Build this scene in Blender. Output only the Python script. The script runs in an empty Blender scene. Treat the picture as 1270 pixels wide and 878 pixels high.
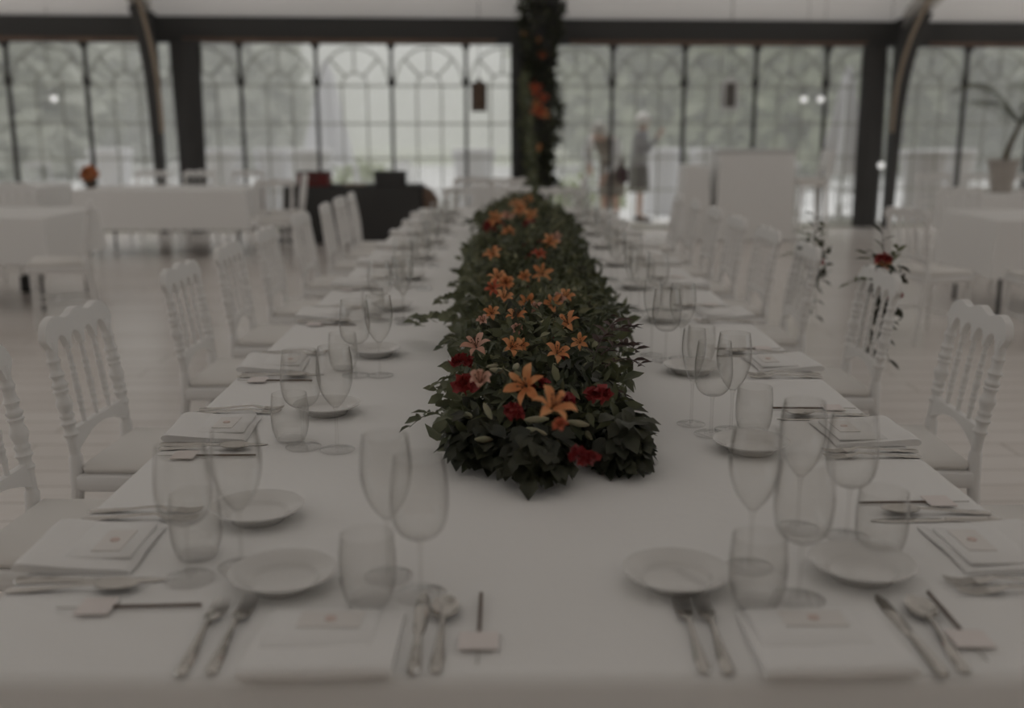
import bpy, math, random
from mathutils import Vector, Matrix, Euler, Quaternion

# ------------------------------------------------------------------ camera, world, sun, exposure
R = math.radians
F = 1290.0                                   # focal length in pixels of the 1270-wide frame
PITCH = math.atan((439 - 159) / F)
YAW = math.atan(7 / (F / math.cos(PITCH)))
CAM = Vector((-0.06, 0.0, 1.41))
sc = bpy.context.scene
col = sc.collection
cd = bpy.data.cameras.new('camera')
cam = bpy.data.objects.new('camera', cd)
col.objects.link(cam)
cam.location = CAM
cam.rotation_euler = (math.pi / 2 - PITCH, 0, -YAW)
cd.sensor_width = 36.0
cd.lens = F / 1270 * 36
cd.clip_end = 500
cd.dof.use_dof = True
cd.dof.focus_distance = 2.3
cd.dof.aperture_fstop = 1.75
sc.camera = cam

w = bpy.data.worlds.new('sky')
sc.world = w
w.use_nodes = True
w.node_tree.nodes['Background'].inputs[0].default_value = (1.0, 1.0, 1.0, 1)
w.node_tree.nodes['Background'].inputs[1].default_value = 0.60

sd = bpy.data.lights.new('sun', 'SUN')
sd.energy = 1.15
sd.angle = R(35)
sd.color = (1.0, 0.985, 0.96)
sun = bpy.data.objects.new('sun', sd)
col.objects.link(sun)
sun.rotation_euler = (R(-20), 0, R(6))

sc.view_settings.view_transform = 'Standard'
sc.view_settings.look = 'None'
sc.view_settings.gamma = 1
sc.view_settings.use_curve_mapping = False
sc.view_settings.exposure = 0.0
sc.cycles.max_bounces = 14
sc.cycles.diffuse_bounces = 5
sc.cycles.glossy_bounces = 4
sc.cycles.volume_bounces = 3
sc.cycles.transmission_bounces = 14
sc.cycles.transparent_max_bounces = 64
sc.cycles.caustics_refractive = True
sc.cycles.caustics_reflective = False
sc.cycles.sample_clamp_indirect = 3.0

random.seed(7)
rnd = random.random
def ru(a, b): return random.uniform(a, b)

FW = Vector((math.sin(YAW) * math.cos(PITCH), math.cos(YAW) * math.cos(PITCH), -math.sin(PITCH)))
RT = Vector((math.cos(YAW), -math.sin(YAW), 0))
UP = RT.cross(FW)
def at(px, py, z):                            # a measured point of the photo on the horizontal plane z
    d = FW + RT * ((px - 635) / F) - UP * ((py - 439) / F)
    return CAM + d * ((z - CAM.z) / d.z)
def atY(px, py, Y):                           # the same on the plane y = Y
    d = FW + RT * ((px - 635) / F) - UP * ((py - 439) / F)
    return CAM + d * (Y / d.y)

# ------------------------------------------------------------------ materials
def mat(name, c, rough=0.6, metal=0.0, spec=0.3, noise=None, bump=None, sub=0.0, emit=None, sheen=0.0):
    m = bpy.data.materials.new(name)
    m.use_nodes = True
    nt = m.node_tree
    b = nt.nodes['Principled BSDF']
    b.inputs['Base Color'].default_value = (*c, 1)
    b.inputs['Roughness'].default_value = rough
    b.inputs['Metallic'].default_value = metal
    b.inputs['Specular IOR Level'].default_value = spec
    if sheen: b.inputs['Sheen Weight'].default_value = sheen
    if noise or bump:
        tc = nt.nodes.new('ShaderNodeTexCoord')
    if noise:                                 # (scale, second colour)
        n = nt.nodes.new('ShaderNodeTexNoise'); n.inputs['Scale'].default_value = noise[0]; n.inputs['Detail'].default_value = 4
        r = nt.nodes.new('ShaderNodeValToRGB')
        r.color_ramp.elements[0].position = 0.35; r.color_ramp.elements[1].position = 0.65
        r.color_ramp.elements[0].color = (*c, 1); r.color_ramp.elements[1].color = (*noise[1], 1)
        nt.links.new(tc.outputs['Object'], n.inputs['Vector']); nt.links.new(n.outputs['Fac'], r.inputs['Fac'])
        nt.links.new(r.outputs['Color'], b.inputs['Base Color'])
    if bump:                                  # (scale, distance)
        n2 = nt.nodes.new('ShaderNodeTexNoise'); n2.inputs['Scale'].default_value = bump[0]; n2.inputs['Detail'].default_value = 5
        bp = nt.nodes.new('ShaderNodeBump'); bp.inputs['Distance'].default_value = bump[1]; bp.inputs['Strength'].default_value = 0.6
        nt.links.new(tc.outputs['Object'], n2.inputs['Vector']); nt.links.new(n2.outputs['Fac'], bp.inputs['Height'])
        nt.links.new(bp.outputs['Normal'], b.inputs['Normal'])
    if emit:
        b.inputs['Emission Color'].default_value = (*emit[0], 1); b.inputs['Emission Strength'].default_value = emit[1]
    return m

def leaf_mat(name, c1, c2, scale=9.0, trans=0.25, rough=0.45):
    m = bpy.data.materials.new(name); m.use_nodes = True
    nt = m.node_tree; b = nt.nodes['Principled BSDF']; out = nt.nodes['Material Output']
    tc = nt.nodes.new('ShaderNodeTexCoord')
    n = nt.nodes.new('ShaderNodeTexNoise'); n.inputs['Scale'].default_value = scale; n.inputs['Detail'].default_value = 3
    r = nt.nodes.new('ShaderNodeValToRGB')
    r.color_ramp.elements[0].position = 0.38; r.color_ramp.elements[1].position = 0.62
    r.color_ramp.elements[0].color = (*c1, 1); r.color_ramp.elements[1].color = (*c2, 1)
    nt.links.new(tc.outputs['Object'], n.inputs['Vector']); nt.links.new(n.outputs['Fac'], r.inputs['Fac'])
    nt.links.new(r.outputs['Color'], b.inputs['Base Color'])
    b.inputs['Roughness'].default_value = rough; b.inputs['Specular IOR Level'].default_value = 0.4
    t = nt.nodes.new('ShaderNodeBsdfTranslucent'); nt.links.new(r.outputs['Color'], t.inputs['Color'])
    mx = nt.nodes.new('ShaderNodeMixShader'); mx.inputs[0].default_value = trans
    nt.links.new(b.outputs[0], mx.inputs[1]); nt.links.new(t.outputs[0], mx.inputs[2]); nt.links.new(mx.outputs[0], out.inputs['Surface'])
    return m

def thin_glass(name, clear=(0.985, 0.985, 0.98), edge=(0.62, 0.6, 0.57), refl=1.0, blend=0.35):
    m = bpy.data.materials.new(name); m.use_nodes = True
    nt = m.node_tree; nt.nodes.remove(nt.nodes['Principled BSDF']); out = nt.nodes['Material Output']
    lw = nt.nodes.new('ShaderNodeLayerWeight'); lw.inputs['Blend'].default_value = blend
    mc = nt.nodes.new('ShaderNodeMix'); mc.data_type = 'RGBA'
    mc.inputs[6].default_value = (*clear, 1); mc.inputs[7].default_value = (*edge, 1)
    nt.links.new(lw.outputs['Facing'], mc.inputs[0])
    tr = nt.nodes.new('ShaderNodeBsdfTransparent'); nt.links.new(mc.outputs[2], tr.inputs['Color'])
    gl = nt.nodes.new('ShaderNodeBsdfGlossy'); gl.inputs['Roughness'].default_value = 0.03
    pw = nt.nodes.new('ShaderNodeMath'); pw.operation = 'POWER'; pw.inputs[1].default_value = 4.0
    lf = nt.nodes.new('ShaderNodeLayerWeight'); lf.inputs['Blend'].default_value = 0.5
    mu = nt.nodes.new('ShaderNodeMath'); mu.operation = 'MULTIPLY_ADD'; mu.inputs[1].default_value = 0.55 * refl; mu.inputs[2].default_value = 0.025 * refl
    nt.links.new(lf.outputs['Facing'], pw.inputs[0]); nt.links.new(pw.outputs[0], mu.inputs[0])
    mx = nt.nodes.new('ShaderNodeMixShader')
    nt.links.new(mu.outputs[0], mx.inputs[0]); nt.links.new(tr.outputs[0], mx.inputs[1]); nt.links.new(gl.outputs[0], mx.inputs[2])
    nt.links.new(mx.outputs[0], out.inputs['Surface'])
    return m

def roof_mat():
    m = bpy.data.materials.new('roof_fabric'); m.use_nodes = True
    nt = m.node_tree; nt.nodes.remove(nt.nodes['Principled BSDF']); out = nt.nodes['Material Output']
    tc = nt.nodes.new('ShaderNodeTexCoord')
    n = nt.nodes.new('ShaderNodeTexNoise'); n.inputs['Scale'].default_value = 0.6
    r = nt.nodes.new('ShaderNodeValToRGB')
    r.color_ramp.elements[0].color = (0.90, 0.885, 0.87, 1); r.color_ramp.elements[1].color = (0.96, 0.95, 0.94, 1)
    nt.links.new(tc.outputs['Object'], n.inputs['Vector']); nt.links.new(n.outputs['Fac'], r.inputs['Fac'])
    d = nt.nodes.new('ShaderNodeBsdfDiffuse'); t = nt.nodes.new('ShaderNodeBsdfTranslucent')
    nt.links.new(r.outputs['Color'], d.inputs['Color']); nt.links.new(r.outputs['Color'], t.inputs['Color'])
    mx = nt.nodes.new('ShaderNodeMixShader'); mx.inputs[0].default_value = 0.345
    nt.links.new(d.outputs[0], mx.inputs[1]); nt.links.new(t.outputs[0], mx.inputs[2]); nt.links.new(mx.outputs[0], out.inputs['Surface'])
    return m

def plank_mat():
    m = bpy.data.materials.new('whitewashed_planks'); m.use_nodes = True
    nt = m.node_tree; b = nt.nodes['Principled BSDF']
    tc = nt.nodes.new('ShaderNodeTexCoord')
    br = nt.nodes.new('ShaderNodeTexBrick')
    br.inputs['Color1'].default_value = (0.79, 0.735, 0.69, 1); br.inputs['Color2'].default_value = (0.86, 0.81, 0.77, 1)
    br.inputs['Mortar'].default_value = (0.42, 0.36, 0.31, 1)
    br.inputs['Scale'].default_value = 1.0; br.inputs['Mortar Size'].default_value = 0.004
    br.inputs['Brick Width'].default_value = 2.2; br.inputs['Row Height'].default_value = 0.19
    nt.links.new(tc.outputs['Object'], br.inputs['Vector'])
    mp = nt.nodes.new('ShaderNodeMapping'); mp.inputs['Scale'].default_value = (1.2, 14, 1)
    n = nt.nodes.new('ShaderNodeTexNoise'); n.inputs['Scale'].default_value = 2.5; n.inputs['Detail'].default_value = 6
    nt.links.new(tc.outputs['Object'], mp.inputs[0]); nt.links.new(mp.outputs[0], n.inputs['Vector'])
    mx = nt.nodes.new('ShaderNodeMix'); mx.data_type = 'RGBA'; mx.blend_type = 'SOFT_LIGHT'; mx.inputs[0].default_value = 0.5
    nt.links.new(br.outputs['Color'], mx.inputs[6]); nt.links.new(n.outputs['Fac'], mx.inputs[7])
    nt.links.new(mx.outputs[2], b.inputs['Base Color'])
    b.inputs['Roughness'].default_value = 0.24; b.inputs['Specular IOR Level'].default_value = 0.9
    return m

def cloth_mat(name, c, sc1=3.0):
    m = mat(name, c, rough=0.85, spec=0.12, bump=(sc1, 0.02))
    return m

M = {
    'cloth': cloth_mat('white_linen', (0.90, 0.892, 0.876)),
    'napkin': mat('napkin_linen', (0.89, 0.88, 0.865), rough=0.9, spec=0.1, bump=(60, 0.002)),
    'chair': mat('white_lacquer', (0.87, 0.86, 0.845), rough=0.42, spec=0.4),
    'cushion': mat('seat_pad_white', (0.85, 0.825, 0.79), rough=0.8, spec=0.15),
    'plate': mat('white_porcelain', (0.75, 0.735, 0.71), rough=0.06, spec=1.0),
    'steel': mat('polished_cutlery', (0.60, 0.575, 0.54), rough=0.10, metal=1.0),
    'glass': thin_glass('clear_bowl_glass', clear=(0.995, 0.995, 0.993), edge=(0.78, 0.765, 0.745), refl=1.5, blend=0.12),
    'stemglass': thin_glass('clear_stem_glass', clear=(0.99, 0.99, 0.988), edge=(0.90, 0.89, 0.88), refl=2.0, blend=0.2),
    'black': mat('black_steel', (0.082, 0.081, 0.080), rough=0.7, spec=0.15),
    'blackcloth': mat('black_cloth', (0.078, 0.077, 0.076), rough=0.95, spec=0.05, bump=(5, 0.02)),
    'tan': mat('tan_timber', (0.36, 0.29, 0.22), rough=0.6, noise=(6, (0.42, 0.34, 0.26))),
    'brown': mat('brown_timber_rail', (0.16, 0.105, 0.08), rough=0.6, noise=(3, (0.22, 0.15, 0.11))),
    'alu': mat('grey_aluminium', (0.55, 0.53, 0.50), rough=0.4, metal=0.3),
    'muntin': mat('grey_glazing_bar', (0.40, 0.41, 0.36), rough=0.6),
    'pane': thin_glass('clear_window_film', clear=(0.97, 0.97, 0.965), edge=(0.85, 0.85, 0.84), refl=0.6, blend=0.2),
    'roof': roof_mat(),
    'floor': plank_mat(),
    'paving': mat('pale_paving', (0.74, 0.74, 0.735), rough=0.8, noise=(0.8, (0.79, 0.79, 0.785))),
    'lawn': mat('lawn_grass', (0.36, 0.40, 0.27), rough=0.95, spec=0.05, noise=(0.25, (0.46, 0.48, 0.36))),
    'stick': mat('dark_wire', (0.14, 0.10, 0.075), rough=0.6),
    'tag': mat('pink_paper', (0.84, 0.78, 0.755), rough=0.85, spec=0.1),
    'vellum': mat('vellum_card', (0.83, 0.80, 0.77), rough=0.6, spec=0.2),
    'pink': mat('pink_wax', (0.72, 0.58, 0.53), rough=0.5),
    'red': mat('red_crate_paint', (0.20, 0.035, 0.03), rough=0.6, noise=(5, (0.14, 0.03, 0.03))),
    'skin': mat('skin', (0.62, 0.43, 0.35), rough=0.55),
    'hair': mat('white_hair', (0.82, 0.80, 0.77), rough=0.7, bump=(60, 0.01)),
    'greyjacket': mat('grey_wool', (0.37, 0.37, 0.38), rough=0.9, spec=0.1),
    'greyskirt': mat('dark_grey_wool', (0.20, 0.195, 0.185), rough=0.9, spec=0.1),
    'whiteshirt': mat('white_cotton', (0.85, 0.85, 0.86), rough=0.9, spec=0.1),
    'brownvest': mat('brown_grey_knit', (0.30, 0.27, 0.24), rough=0.9, spec=0.1),
    'shoe': mat('dark_leather', (0.12, 0.12, 0.13), rough=0.5),
    'bag': mat('plum_leather', (0.08, 0.045, 0.05), rough=0.5),
    'parasol': mat('parasol_canvas', (0.80, 0.80, 0.81), rough=0.9, spec=0.1),
    'terracotta': mat('grey_clay', (0.46, 0.42, 0.38), rough=0.85, noise=(8, (0.52, 0.48, 0.44))),
    'bark': mat('bark', (0.16, 0.14, 0.11), rough=0.95, noise=(9, (0.22, 0.2, 0.16))),
    'bulb': mat('lit_bulb', (0.9, 0.9, 0.88), rough=0.4, emit=((1, 0.99, 0.97), 0.6)),
    'ruscus': leaf_mat('dark_green_leaf', (0.060, 0.072, 0.042), (0.145, 0.155, 0.080)),
    'euca': leaf_mat('grey_green_leaf', (0.11, 0.125, 0.075), (0.20, 0.21, 0.125)),
    'ivy': leaf_mat('deep_green_leaf', (0.040, 0.044, 0.031), (0.072, 0.074, 0.047)),
    'highlightleaf': leaf_mat('olive_highlight_leaf', (0.22, 0.22, 0.12), (0.34, 0.33, 0.20)),
    'nandina': leaf_mat('dark_red_leaf', (0.06, 0.035, 0.032), (0.10, 0.055, 0.045)),
    'garlandfill': mat('dark_filler', (0.05, 0.055, 0.038), rough=1.0, spec=0.0),
    'stem': mat('green_stem', (0.14, 0.15, 0.08), rough=0.7),
    'lily': leaf_mat('orange_petal', (0.72, 0.27, 0.10), (0.80, 0.40, 0.18), scale=25, trans=0.2),
    'lilypale': leaf_mat('peach_petal', (0.68, 0.36, 0.26), (0.74, 0.46, 0.36), scale=25, trans=0.2),
    'lilyred': leaf_mat('red_orange_petal', (0.50, 0.085, 0.045), (0.62, 0.16, 0.07), scale=25, trans=0.2),
    'bloom': leaf_mat('crimson_petal', (0.26, 0.025, 0.03), (0.36, 0.05, 0.045), scale=25, trans=0.15),
    'stamen': mat('brown_stamen', (0.16, 0.07, 0.04), rough=0.8),
    'bud': leaf_mat('pale_green_bud', (0.30, 0.31, 0.20), (0.40, 0.36, 0.24), scale=30, trans=0.15),
    'treeA': leaf_mat('hazy_grey_green_leaves', (0.56, 0.58, 0.50), (0.66, 0.67, 0.60), scale=0.6, trans=0.35, rough=0.8),  # tree leaf tones paled, overexposed brightness put into the colour
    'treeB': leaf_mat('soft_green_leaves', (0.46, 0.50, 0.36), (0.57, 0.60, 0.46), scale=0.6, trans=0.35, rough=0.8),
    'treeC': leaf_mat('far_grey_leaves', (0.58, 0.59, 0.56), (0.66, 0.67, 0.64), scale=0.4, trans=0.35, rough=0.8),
    'palm': leaf_mat('palm_green', (0.075, 0.085, 0.05), (0.15, 0.16, 0.09), scale=6),
    'orangeleaf': leaf_mat('orange_blossom', (0.60, 0.20, 0.08), (0.66, 0.30, 0.12), scale=20),
    'lanternbrown': mat('dark_bronze', (0.10, 0.075, 0.06), rough=0.6),
    'lanternwhite': mat('white_lantern_paint', (0.74, 0.74, 0.73), rough=0.5),
    'candle': mat('cream_wax', (0.60, 0.55, 0.46), rough=0.6),
}

# ------------------------------------------------------------------ mesh helpers
class MB:
    def __init__(s): s.v = []; s.f = []
    def add(s, vs, fs):
        b = len(s.v); s.v += [Vector(v) for v in vs]; s.f += [tuple(b + i for i in f) for f in fs]
    def box(s, c, d, rot=None, bev=0.0):
        c = Vector(c); hx, hy, hz = d[0] / 2, d[1] / 2, d[2] / 2
        q = Euler(rot).to_matrix() if rot else None
        if bev <= 0:
            vs = [Vector((sx * hx, sy * hy, sz * hz)) for sz in (-1, 1) for sy in (-1, 1) for sx in (-1, 1)]
            fs = [(0, 2, 3, 1), (4, 5, 7, 6), (0, 1, 5, 4), (2, 6, 7, 3), (0, 4, 6, 2), (1, 3, 7, 5)]
        else:
            bev = min(bev, hx * .9, hy * .9, hz * .9)
            vs = []; ix = {}
            for sx in (-1, 1):
                for sy in (-1, 1):
                    for sz in (-1, 1):
                        for k in range(3):
                            p = [sx * (hx - bev), sy * (hy - bev), sz * (hz - bev)]
                            p[k] = (sx * hx, sy * hy, sz * hz)[k]
                            ix[(sx, sy, sz, k)] = len(vs); vs.append(Vector(p))
            fs = []
            for k in range(3):
                a, b = [(1, 2), (2, 0), (0, 1)][k]
                for sg in (-1, 1):
                    q4 = []
                    for (u, v_) in ((-1, -1), (1, -1), (1, 1), (-1, 1)):
                        sgn = [0, 0, 0]; sgn[k] = sg; sgn[a] = u; sgn[b] = v_
                        q4.append(ix[(*sgn, k)])
                    fs.append(tuple(q4 if sg > 0 else q4[::-1]))
            for k in range(3):                 # edge strips along axis k
                a, b = [(1, 2), (2, 0), (0, 1)][k]
                for u in (-1, 1):
                    for v_ in (-1, 1):
                        s0 = [0, 0, 0]; s0[a] = u; s0[b] = v_
                        s1 = list(s0); s0[k] = -1; s1[k] = 1
                        q4 = [ix[(*s0, a)], ix[(*s1, a)], ix[(*s1, b)], ix[(*s0, b)]]
                        fs.append(tuple(q4 if u * v_ < 0 else q4[::-1]))
            for sx in (-1, 1):
                for sy in (-1, 1):
                    for sz in (-1, 1):
                        t = [ix[(sx, sy, sz, k)] for k in range(3)]
                        fs.append(tuple(t if sx * sy * sz > 0 else t[::-1]))
        if q is not None: vs = [q @ v for v in vs]
        s.add([c + v for v in vs], fs)
    def tube(s, path, rad, seg=8, cap=True, flat=1.0):
        path = [Vector(p) for p in path]; n = len(path)
        if not hasattr(rad, '__len__'): rad = [rad] * n
        d0 = (path[1] - path[0]).normalized()
        ref = Vector((0, 0, 1)) if abs(d0.z) < 0.9 else Vector((0, 1, 0))
        vs = []; prev = None
        for i in range(n):
            t = (path[min(i + 1, n - 1)] - path[max(i - 1, 0)])
            t = t.normalized() if t.length > 1e-9 else d0
            u = (prev if prev is not None else ref)
            u = (u - t * u.dot(t)); u = u.normalized() if u.length > 1e-6 else t.orthogonal().normalized()
            prev = u; v = t.cross(u)
            for k in range(seg):
                a = 2 * math.pi * k / seg
                vs.append(path[i] + u * (math.cos(a) * rad[i] * flat) + v * (math.sin(a) * rad[i]))
        fs = [(i * seg + k, i * seg + (k + 1) % seg, (i + 1) * seg + (k + 1) % seg, (i + 1) * seg + k) for i in range(n - 1) for k in range(seg)]
        if cap: fs += [tuple(range(seg))[::-1], tuple((n - 1) * seg + k for k in range(seg))]
        s.add(vs, fs)
    def lathe(s, prof, seg=24, c=(0, 0, 0), close=False):
        c = Vector(c); vs = []; n = len(prof)
        for (r, z) in prof:
            for k in range(seg):
                a = 2 * math.pi * k / seg
                vs.append(c + Vector((r * math.cos(a), r * math.sin(a), z)))
        rng = range(n) if close else range(n - 1)
        fs = [(i * seg + k, i * seg + (k + 1) % seg, ((i + 1) % n) * seg + (k + 1) % seg, ((i + 1) % n) * seg + k) for i in rng for k in range(seg)]
        s.add(vs, fs)
    def strip(s, xs, top, bot, y0, y1, fz=None):      # a board with an upper and a lower outline, thick from y0 to y1
        n = len(xs); vs = []
        for x, t, b in zip(xs, top, bot):
            vs += [(x, y0, b), (x, y0, t), (x, y1, t), (x, y1, b)]
        fs = []
        for i in range(n - 1):
            a = i * 4; b = a + 4
            fs += [(a, b, b + 1, a + 1), (a + 1, b + 1, b + 2, a + 2), (a + 2, b + 2, b + 3, a + 3), (a + 3, b + 3, b, a)]
        fs += [(0, 1, 2, 3), ((n - 1) * 4 + 3, (n - 1) * 4 + 2, (n - 1) * 4 + 1, (n - 1) * 4)]
        s.add([fz(Vector(v)) if fz else v for v in vs], fs)
    def leaf(s, p, d, nrm, L, W, curl=0.2, fold=0.15, shape=1.0):
        d = d.normalized(); n = (nrm - d * nrm.dot(d)); n = n.normalized() if n.length > 1e-5 else d.orthogonal().normalized()
        sd_ = d.cross(n)
        rows = ((0.0, 0.06, 0), (0.3, 0.85, 0.03), (0.62, 0.95 * shape, 0.0), (1.0, 0.05, -1.0))
        vs = []
        for (t, wd, dz) in rows:
            c = p + d * (L * t) + n * (L * curl * (0.6 * t - t * t))
            ww = W * wd * 0.5
            vs += [c - sd_ * ww + n * (ww * fold * 2), c, c + sd_ * ww + n * (ww * fold * 2)]
        fs = []
        for i in range(3):
            a = i * 3
            fs += [(a, a + 1, a + 4, a + 3), (a + 1, a + 2, a + 5, a + 4)]
        s.add(vs, fs)
    def ball(s, c, r, seg=12, rings=8, sc3=(1, 1, 1)):
        prof = [(max(1e-4, r * math.sin(math.pi * i / rings)), -r * math.cos(math.pi * i / rings)) for i in range(rings + 1)]
        b = len(s.v); s.lathe(prof, seg)
        for i in range(b, len(s.v)):
            s.v[i] = Vector((s.v[i].x * sc3[0], s.v[i].y * sc3[1], s.v[i].z * sc3[2])) + Vector(c)
    def move(s, mtx, start=0):
        for i in range(start, len(s.v)): s.v[i] = mtx @ s.v[i]
        return s
    def build(s, name, m, parent=None, smooth=40, loc=None):
        me = bpy.data.meshes.new(name)
        me.from_pydata([tuple(v) for v in s.v], [], s.f)
        me.validate()
        o = bpy.data.objects.new(name, me); col.objects.link(o)
        me.materials.append(m)
        if smooth:
            me.polygons.foreach_set('use_smooth', [True] * len(me.polygons))
            me.set_sharp_from_angle(angle=R(smooth))
        me.update()
        if parent is not None: o.parent = parent
        if loc is not None: o.location = loc
        return o

def tag(o, label, cat, group=None, kind=None):
    if label: o['label'] = label
    if cat: o['category'] = cat
    if group: o['group'] = group
    if kind: o['kind'] = kind
    return o
def thing(name, label, cat, loc=(0, 0, 0), rz=0.0, group=None):
    o = bpy.data.objects.new(name, None); col.objects.link(o)
    o.empty_display_size = 0.05
    o.location = loc; o.rotation_euler = (0, 0, rz)
    return tag(o, label, cat, group)
def struct(o): o['kind'] = 'structure'; return o
def dup(o, parent=None):
    c = o.copy(); col.objects.link(c); c.parent = parent
    for ch in list(o.children): dup(ch, c)
    return c
class Proto:                                    # the first place() moves the built thing itself, then copies
    def __init__(s, o): s.o = o; s.used = False
    def place(s, loc, rz, label, group=None):
        o = dup(s.o) if s.used else s.o
        s.used = True
        o.location = loc; o.rotation_euler = (0, 0, rz)
        o['label'] = label
        if group: o['group'] = group
        return o
ORD = ['first', 'second', 'third', 'fourth', 'fifth', 'sixth', 'seventh', 'eighth', 'ninth', 'tenth', 'eleventh', 'twelfth', 'thirteenth', 'fourteenth', 'fifteenth', 'sixteenth']

# ------------------------------------------------------------------ the setting
fl = MB(); fl.box((0, 5.5, -0.02), (36, 21, 0.04)); struct(fl.build('floor', M['floor'], smooth=0))
WALL_Y, WALL_R = 14.9, 0.07
WM = Matrix.Translation((0, WALL_Y, 0)) @ Matrix.Rotation(WALL_R, 4, 'Z')
def wallobj(o):
    o.matrix_world = WM; return struct(o)
tr = MB(); tr.box((0, 28.9, -0.05), (80, 25.2, 0.06)); struct(tr.build('terrace_ground', M['paving'], smooth=0))
lw = MB(); lw.box((0, 128, -0.07), (400, 230, 0.06)); struct(lw.build('lawn_ground', M['lawn'], smooth=0))

# roof: two fabric slopes, ridge parallel to the window wall; eave beam over the windows
SL = 0.33; EZ = 2.86; RY = -9.6
def roof_slope(name, y0, z0, y1, z1):
    b = MB()
    n = 60
    vs = []; fs = []
    for i in range(n + 1):
        x = -17 + 34 * i / n
        for j in range(13):
            t = j / 12
            vs.append((x, y0 + (y1 - y0) * t, z0 + (z1 - z0) * t))
    for i in range(n):
        for j in range(12):
            a = i * 13 + j; fs.append((a, a + 13, a + 14, a + 1))
    b.add(vs, fs)
    o = b.build(name, M['roof'], smooth=0)
    md = o.modifiers.new('thickness', 'SOLIDIFY'); md.thickness = 0.004
    return wallobj(o)
roof_slope('ceiling', 0.10, EZ - 0.03, RY, EZ + SL * 9.6)
roof_slope('ceiling_rear', RY, EZ + SL * 9.6, RY - 9.6, EZ)
bm_ = MB(); bm_.box((0, 0, 2.70), (34, 0.24, 0.33)); wallobj(bm_.build('trim_1', M['black'], smooth=0))
for i, x in enumerate((-7.0, -2.3, 2.9, 8.0)):
    b = MB(); b.box((x, -0.14, 2.565), (4.2, 0.03, 0.05)); wallobj(b.build('trim_%d' % (i + 2), M['brown'], smooth=0))
b = MB(); b.box((0, RY - 9.6 + 0.1, 1.4), (34, 0.1, 2.9)); wallobj(b.build('wall_unseen', M['tan'], smooth=0))  # unseen wall added to keep light from behind off the near cloth drop

FRAMES = (-9.9, -4.80, 0.40, 5.47, 10.6)
# portal frames: tapered leg with curved haunch, rafter, tan brace
for i, x in enumerate(FRAMES):
    b = MB()
    zs = [j / 24 * 2.9 for j in range(25)]
    wd = 0.30 if i == 2 else 0.12
    vs = []; fs = []
    for z in zs:
        t = z / 2.9
        inn = -0.20 - 0.12 * t - 0.62 * t ** 5
        for (dx, dy) in ((-wd / 2, -0.06), (wd / 2, -0.06), (wd / 2, inn), (-wd / 2, inn)):
            vs.append((x + dx, dy, z))
    for j in range(24):
        a = j * 4
        for k in range(4): fs.append((a + k, a + (k + 1) % 4, a + 4 + (k + 1) % 4, a + 4 + k))
    fs += [(3, 2, 1, 0), (96, 97, 98, 99)]
    b.add(vs, fs)
    leg = wallobj(b.build('pillar_%d' % (i + 1), M['black'], smooth=0))
    r = MB()
    L = 9.3; ang = math.atan(SL)
    r.box((x, -0.3 - L / 2, EZ - 0.10 + SL * (0.3 + L / 2)), (wd, L / math.cos(ang), 0.22), rot=(-ang, 0, 0))
    wallobj(r.build('rafter_beam_%d' % (i + 1), M['black'] if i == 2 else M['alu'], smooth=0))
    if i != 2:
        br = MB()
        sg = 1 if x < 0 else -1
        pth = []
        for j in range(15):
            t = j / 14
            pth.append((x + sg * 0.10, -0.30 - 0.95 * t ** 2.6, 1.35 + 1.78 * t))
        br.tube(pth, 0.028, 8)
        wallobj(br.build('brace_beam_%d' % (i + 1), M['tan']))
        pl = MB(); pl.box((x + sg * 0.02, -0.75, 3.02), (0.2, 0.5, 0.16), rot=(-ang, 0, 0), bev=0.02)
        wallobj(pl.build('eave_beam_bracket_%d' % (i + 1), M['alu'], smooth=0))

# windows: five one-metre panels to a bay, arched glazing bars, dark mullions between
def window_panel(n, x0, x1):
    wdt = x1 - x0; cx = (x0 + x1) / 2
    mb = MB()
    r = 0.012; y = 0.0
    for z in (0.55, 1.0, 1.47, 1.98):
        mb.tube([(x0 + 0.03, y, z), (x1 - 0.03, y, z)], r, 6)
    for f in (1 / 3, 2 / 3):
        mb.tube([(x0 + wdt * f, y, 0.1), (x0 + wdt * f, y, 1.98)], r, 6)
    Ro = wdt * 0.46
    mb.tube([(cx + Ro * math.cos(a), y, 1.98 + Ro * 1.08 * math.sin(a)) for a in [math.pi * k / 20 for k in range(21)]], r, 6)
    Ri = wdt / 6
    mb.tube([(cx + Ri * math.cos(a), y, 1.98 + Ri * math.sin(a)) for a in [math.pi * k / 14 for k in range(15)]], r, 6)
    for a in (R(45), R(135), R(90)):
        mb.tube([(cx + Ri * math.cos(a), y, 1.98 + Ri * math.sin(a)), (cx + Ro * math.cos(a), y, 1.98 + Ro * 1.08 * math.sin(a))], r, 6)
    mb.box((cx, 0, 0.025), (wdt, 0.05, 0.05))
    wn = wallobj(mb.build('window_%d' % n, M['muntin'], smooth=50))
    pb = MB(); pb.box((cx, 0.02, 1.3), (wdt - 0.02, 0.006, 2.45))
    pb.build('window_pane', M['pane'], wn, smooth=0)
PAN = 1.02
n = 0
for i in range(-8, 8):
    x0 = FRAMES[2] + i * PAN; x1 = x0 + PAN
    n += 1
    window_panel(n, x0, x1)
    if i % 5 != 0:
        mb = MB(); mb.box((x0, -0.02, 1.27), (0.045, 0.06, 2.54)); mb.ball((x0, -0.03, 2.03), 0.055, 10, 8)
        mb.box((x0, -0.04, 2.50), (0.10, 0.08, 0.06))
        wallobj(mb.build('window_mullion_%d' % n, M['black']))

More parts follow.
